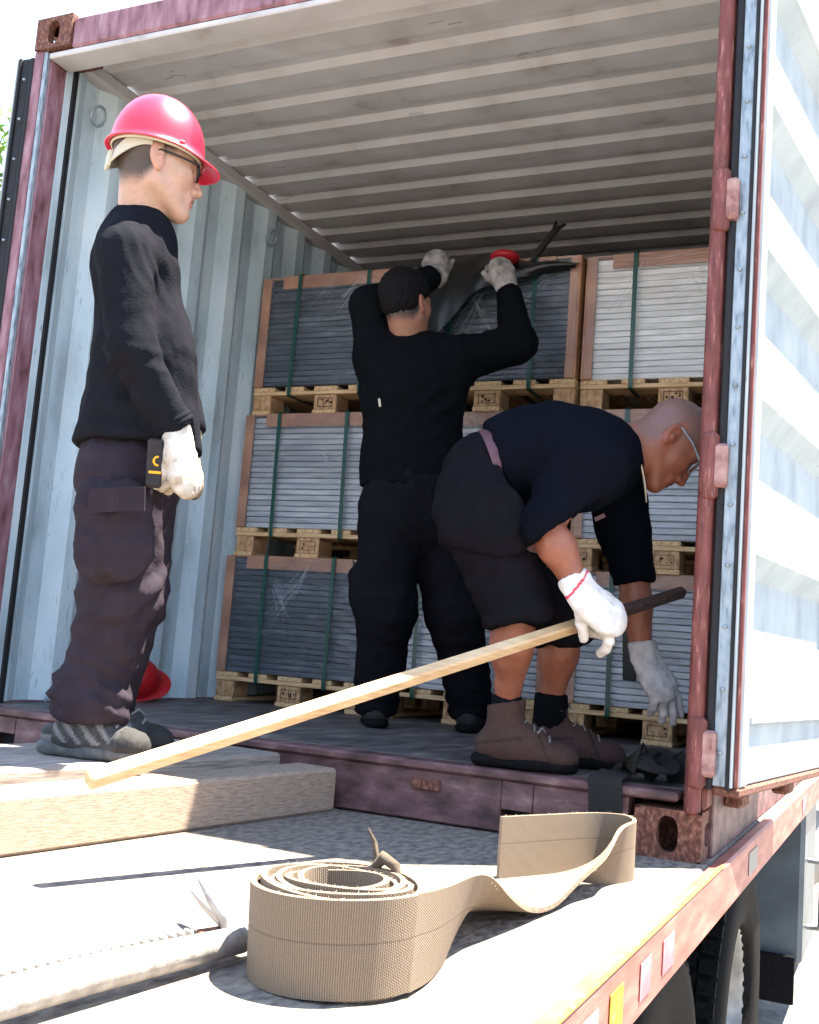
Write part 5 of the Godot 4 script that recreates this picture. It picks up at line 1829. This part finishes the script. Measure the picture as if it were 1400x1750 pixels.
	glove(root, wg, gd, -away * 0.9 - rt * 0.3, -1.0, [0.9, 1.0, 1.05, 1.05], Vector3(0.8, 0.5, 0.35), wl, gt, 1.02)

# Worker bent over at the sill, pole in one hand, reaching down with the other.
func make_bending_worker() -> void:
	var root := worker("person with shaved head in shorts bending over, pole in one gloved hand", Vector3(0.62, 0.0, -0.28))
	var u := Vector3(0.906, 0, -0.423)    # to the right of the picture, level
	var near := Vector3(0.423, 0, 0.906)
	var skin := Color(0.235, 0.083, 0.047)
	var stub := Color(0.13, 0.095, 0.09)
	var hc := Vector3(1.068, 0.922, -0.262)
	var hf := u * 0.60 - Vector3.UP * 0.80 + near * 0.05
	var hu := u * 0.80 + Vector3.UP * 0.60
	var neck := Vector3(0.919, 0.869, -0.177)
	var head := net(head_shape(hc, hf, hu, neck, 0.068, 1.1), face_tint(hc, hf, hu, skin, stub, "shaved"))
	var chest := Vector3(0.830, 0.850, -0.127)
	var mid := Vector3(0.750, 0.840, -0.091)
	var waist := Vector3(0.640, 0.790, -0.047)
	var sn := Vector3(0.899, 0.791, 0.022)
	var en := Vector3(0.831, 0.626, 0.098)
	var wn := Vector3(0.902, 0.495, 0.069)
	var sf := Vector3(0.883, 0.831, -0.343)
	var ef := Vector3(0.933, 0.552, -0.427)
	var wf := Vector3(0.966, 0.345, -0.426)
	var hip := Vector3(0.631, 0.703, -0.055)
	var hn := Vector3(0.646, 0.662, 0.033)
	var kn := Vector3(0.741, 0.411, 0.021)
	var an := Vector3(0.693, 0.179, -0.077)
	var hfar := Vector3(0.605, 0.686, -0.145)
	var kfar := Vector3(0.789, 0.406, -0.246)
	var afar := Vector3(0.747, 0.174, -0.303)
	var body := under_body([[neck, chest, 0.06, 0.10], [chest, mid, 0.10, 0.10], [mid, waist, 0.10, 0.10], [waist, hip, 0.10, 0.10], [chest, sn, 0.07, 0.05], [chest, sf, 0.07, 0.05], [sn, en, 0.045, 0.04], [sf, ef, 0.045, 0.04], [hip, hn, 0.08, 0.07], [hip, hfar, 0.08, 0.07], [hn, kn, 0.07, 0.055], [hfar, kfar, 0.07, 0.055]], Vector3(0.2, -0.02, -0.9), Vector3(1.35, 1.3, 0.3), skin)
	# bare forearms and calves in a finer net, part of the same body
	var lf := Field.new(Vector3(0.25, 0.05, -0.8), Vector3(1.35, 0.75, 0.25), 0.0085)
	lf.cap(en, en.lerp(wn, 0.4), 0.043, 0.045, 0.02)
	lf.cap(en.lerp(wn, 0.4), wn, 0.044, 0.031, 0.02)
	lf.cap(ef.lerp(wf, -0.3), ef.lerp(wf, 0.4), 0.045, 0.046, 0.02)
	lf.cap(ef.lerp(wf, 0.4), wf, 0.045, 0.031, 0.02)
	for q in [[kn, an], [kfar, afar]]:
		var b: Vector3 = q[0]
		var e: Vector3 = q[1]
		lf.cap(b, b.lerp(e, 0.35), 0.052, 0.050, 0.03)
		lf.cap(b.lerp(e, 0.3) - u * 0.012, b.lerp(e, 0.5) - u * 0.008, 0.047, 0.043, 0.03)
		lf.cap(b.lerp(e, 0.4), e, 0.046, 0.034, 0.03)
	var limbs := net(lf, tone(skin * 1.02), creases(81, 14.0, 0.003, Vector3(1, 0.5, 1)))
	part("body", merged([head, body, limbs]), M.skin, root, -root.position)
	# shirt
	var f := Field.new(Vector3(0.2, 0.45, -0.85), Vector3(1.35, 1.3, 0.3), 0.0105)
	var upx := Vector3.UP
	f.cap(Vector3(0.869, 0.857, -0.145), chest, 0.105, 0.160, 0.06, upx, 1.35)
	f.cap(chest, mid, 0.178, 0.182, 0.06, upx, 1.33)
	f.cap(mid, waist, 0.180, 0.160, 0.06, upx, 1.42)
	f.cap(waist, Vector3(0.617, 0.761, -0.040), 0.158, 0.150, 0.05, upx, 1.4)
	f.cap(sn, Vector3(0.845, 0.858, -0.300), 0.10, 0.09, 0.06)
	f.cap(sn, en, 0.095, 0.068, 0.04)
	f.cap(en, en.lerp(wn, 0.15), 0.066, 0.060, 0.02)
	f.cap(sf, sf.lerp(ef, 0.5), 0.088, 0.075, 0.05)
	f.cap(sf.lerp(ef, 0.5), ef, 0.075, 0.062, 0.03)
	f.clip(en.lerp(wn, 0.08), (wn - en) + u * 0.03, 0.15)
	f.clip(ef.lerp(wf, 0.1), wf - ef, 0.15)
	f.clip(Vector3(0.628, 0.792, -0.041), Vector3(-0.86, -0.32, 0.40) , 0.30)
	f.ell(neck + u * 0.062 + Vector3.UP * 0.012, Vector3(0.058, 0.075, 0.075), u, Vector3.UP, 0.012, true)
	var sh := cloth_part(root, "shirt", f, M.navy_shirt, folds(creases(83, 6.0, 0.005, Vector3(0.8, 1.0, 1.0)), [[Vector3(0.714, 0.734, 0.078), (chest - waist).normalized(), 0.15, 0.055, 0.009], [en, (en - sn).normalized(), 0.10, 0.04, 0.006], [Vector3(0.877, 0.716, 0.010), (u + Vector3.UP * 0.6).normalized(), 0.12, 0.05, 0.008], [ef, (ef - sf).normalized(), 0.13, 0.045, 0.007], [Vector3(0.724, 0.891, -0.006), (u * 0.8 + Vector3.UP * 0.5).normalized(), 0.2, 0.09, 0.006]]))
	part("orange_mark", bevel_box(Vector3(0.03, 0.012, 0.003), 0.001), M.belt, sh, Vector3(0.915, 0.678, -0.090), Vector3(0.2, 0.4, 0.5))
	# shorts
	f = Field.new(Vector3(0.15, 0.25, -0.85), Vector3(1.25, 1.15, 0.3), 0.0105)
	f.cap(Vector3(0.646, 0.784, -0.050), hip, 0.158, 0.160, 0.05, upx, 1.32)
	f.cap(hip, hn, 0.135, 0.130, 0.05)
	f.cap(hn, kn, 0.128, 0.090, 0.04)
	f.cap(hfar, kfar, 0.125, 0.088, 0.04)
	f.cap(kn, kn.lerp(an, 0.22), 0.088, 0.084, 0.02)
	f.cap(kfar, kfar.lerp(afar, 0.28), 0.088, 0.078, 0.02)
	f.clip(Vector3(0.634, 0.794, -0.044), Vector3(0.88, 0.36, -0.34), 0.30)
	f.clip(Vector3(0.735, 0.373, 0.019), Vector3(0.1, -1, 0), 0.16)
	f.clip(Vector3(0.805, 0.334, -0.264), Vector3(0.1, -1, 0), 0.14)
	var so := cloth_part(root, "shorts", f, M.black_trousers, folds(creases(87, 6.5, 0.007, Vector3.ONE), [[Vector3(0.743, 0.639, 0.096), (u - Vector3.UP * 0.3).normalized(), 0.13, 0.055, 0.012], [kn, (kn - hn).normalized(), 0.14, 0.06, 0.010], [kfar, (kfar - hfar).normalized(), 0.14, 0.055, 0.010], [Vector3(0.570, 0.575, 0.079), Vector3.UP, 0.16, 0.07, 0.008]]))
	f = Field.new(Vector3(0.679, 0.618, 0.134) - Vector3.ONE * 0.24, Vector3(0.679, 0.618, 0.134) + Vector3.ONE * 0.24, 0.009)
	f.cap(Vector3(0.634, 0.630, 0.145), Vector3(0.725, 0.612, 0.128), 0.075, 0.075, 0.03, near, 2.4)
	f.cap(Vector3(0.638, 0.691, 0.146), Vector3(0.715, 0.678, 0.136), 0.05, 0.05, 0.03, near, 2.4)
	cloth_part(root, "thigh_pocket", f, M.black_trousers, creases(89, 12.0, 0.007, Vector3.ONE), so).position = Vector3.ZERO
	# belt
	var ax := (waist - hip).normalized()
	ax = (Vector3(0.86, 0.36, -0.36)).normalized()
	var b1 := (near - ax * near.dot(ax)).normalized()
	var b2 := ax.cross(b1)
	var bp := []
	var ba := []
	for k in 41:
		var a := TAU * k / 40
		bp.append(Vector3(0.631, 0.792, -0.042) + b1 * cos(a) * 0.164 + b2 * sin(a) * 0.118)
		ba.append(ax)
	part("belt", band(bp, ba, 0.036, 0.006), M.belt, root, -root.position)
	# boots and socks
	shoe(root, Vector3(0.605, 0.032, -0.089), Vector3(0.803, 0.015, -0.117), 0.001, an, M.boot, M.rubber, 0.170)
	shoe(root, Vector3(0.675, 0.048, -0.309), Vector3(0.906, 0.037, -0.362), 0.001, afar, M.boot, M.rubber, 0.150)
	f = Field.new(afar - Vector3(0.1, 0.1, 0.1), afar + Vector3(0.1, 0.12, 0.1), 0.007)
	f.cap(afar - Vector3.UP * 0.06, afar + Vector3.UP * 0.03, 0.050, 0.047, 0.01)
	f.clip(afar + Vector3.UP * 0.025, Vector3.UP)
	cloth_part(root, "sock", f, M.black_shirt, null)
	f = Field.new(an - Vector3(0.1, 0.1, 0.1), an + Vector3(0.1, 0.12, 0.1), 0.007)
	f.cap(an - Vector3.UP * 0.06, an + Vector3.UP * 0.015, 0.043, 0.041, 0.01)
	f.clip(an + Vector3.UP * 0.012, Vector3.UP)
	cloth_part(root, "sock", f, M.black_trousers, null)
	# gloves
	var wg := Vector3(0.918, 0.467, 0.063)
	var gd := (Vector3(0.979, 0.414, 0.022) - wg).normalized()
	var gb := near * 0.7 + Vector3.UP * 0.55
	glove(root, wg, gd, gb, -1.0, [0.55, 1.15, 1.2, 1.2], Vector3(0.7, 0.3, 0.75), en, glove_tint(wg, gd, gb, Color(0.76, 0.74, 0.72), Color(0.55, 0.50, 0.46), Color(0.55, 0.06, 0.10), -0.022), 1.12)
	wg = Vector3(0.980, 0.318, -0.425)
	gd = (Vector3(1.050, 0.216, -0.416) - wg).normalized()
	gb = near * 0.8 + u * 0.5
	glove(root, wg, gd, gb, 1.0, [0.22, 0.28, 0.35, 0.42], Vector3(0.75, 0.6, 0.3), ef, glove_tint(wg, gd, gb, Color(0.55, 0.54, 0.56), Color(0.33, 0.31, 0.32), Color(0.5, 0.48, 0.48), -0.04), 1.08)
	# glasses pushed to the face, their cord round the neck
	var s := hf.cross(hu).normalized()
	var at := func(x: float, y: float, z: float) -> Vector3:
		return hc + hf * x + hu * y + s * z
	var gl := part("glasses", tube([at.call(-0.012, 0.010, 0.082), at.call(0.04, 0.010, 0.080), at.call(0.088, 0.004, 0.062)], 0.0028, 6), M.steel_strip, root, -root.position)
	part("temple", tube([at.call(-0.012, 0.010, -0.082), at.call(0.04, 0.010, -0.080), at.call(0.088, 0.004, -0.062)], 0.0028, 6), M.steel_strip, gl)
	for z in [-1.0, 1.0]:
		var rim := []
		for k in 21:
			var a := TAU * k / 20
			rim.append(at.call(0.100 - 0.010 * absf(cos(a) * 0.5 + 0.5), -0.014 + sin(a) * 0.017, z * (0.036 + cos(a) * 0.026)))
		part("rim", tube(rim, 0.0022, 6), M.steel_strip, gl)
	part("neck_cord", tube(smooth_line([Vector3(0.997, 0.882, -0.129), Vector3(1.011, 0.831, -0.114), Vector3(1.020, 0.780, -0.136), Vector3(1.018, 0.734, -0.175), Vector3(1.008, 0.766, -0.199), Vector3(0.989, 0.822, -0.238)], 4), 0.0022, 6), M.strap_white, root, -root.position)
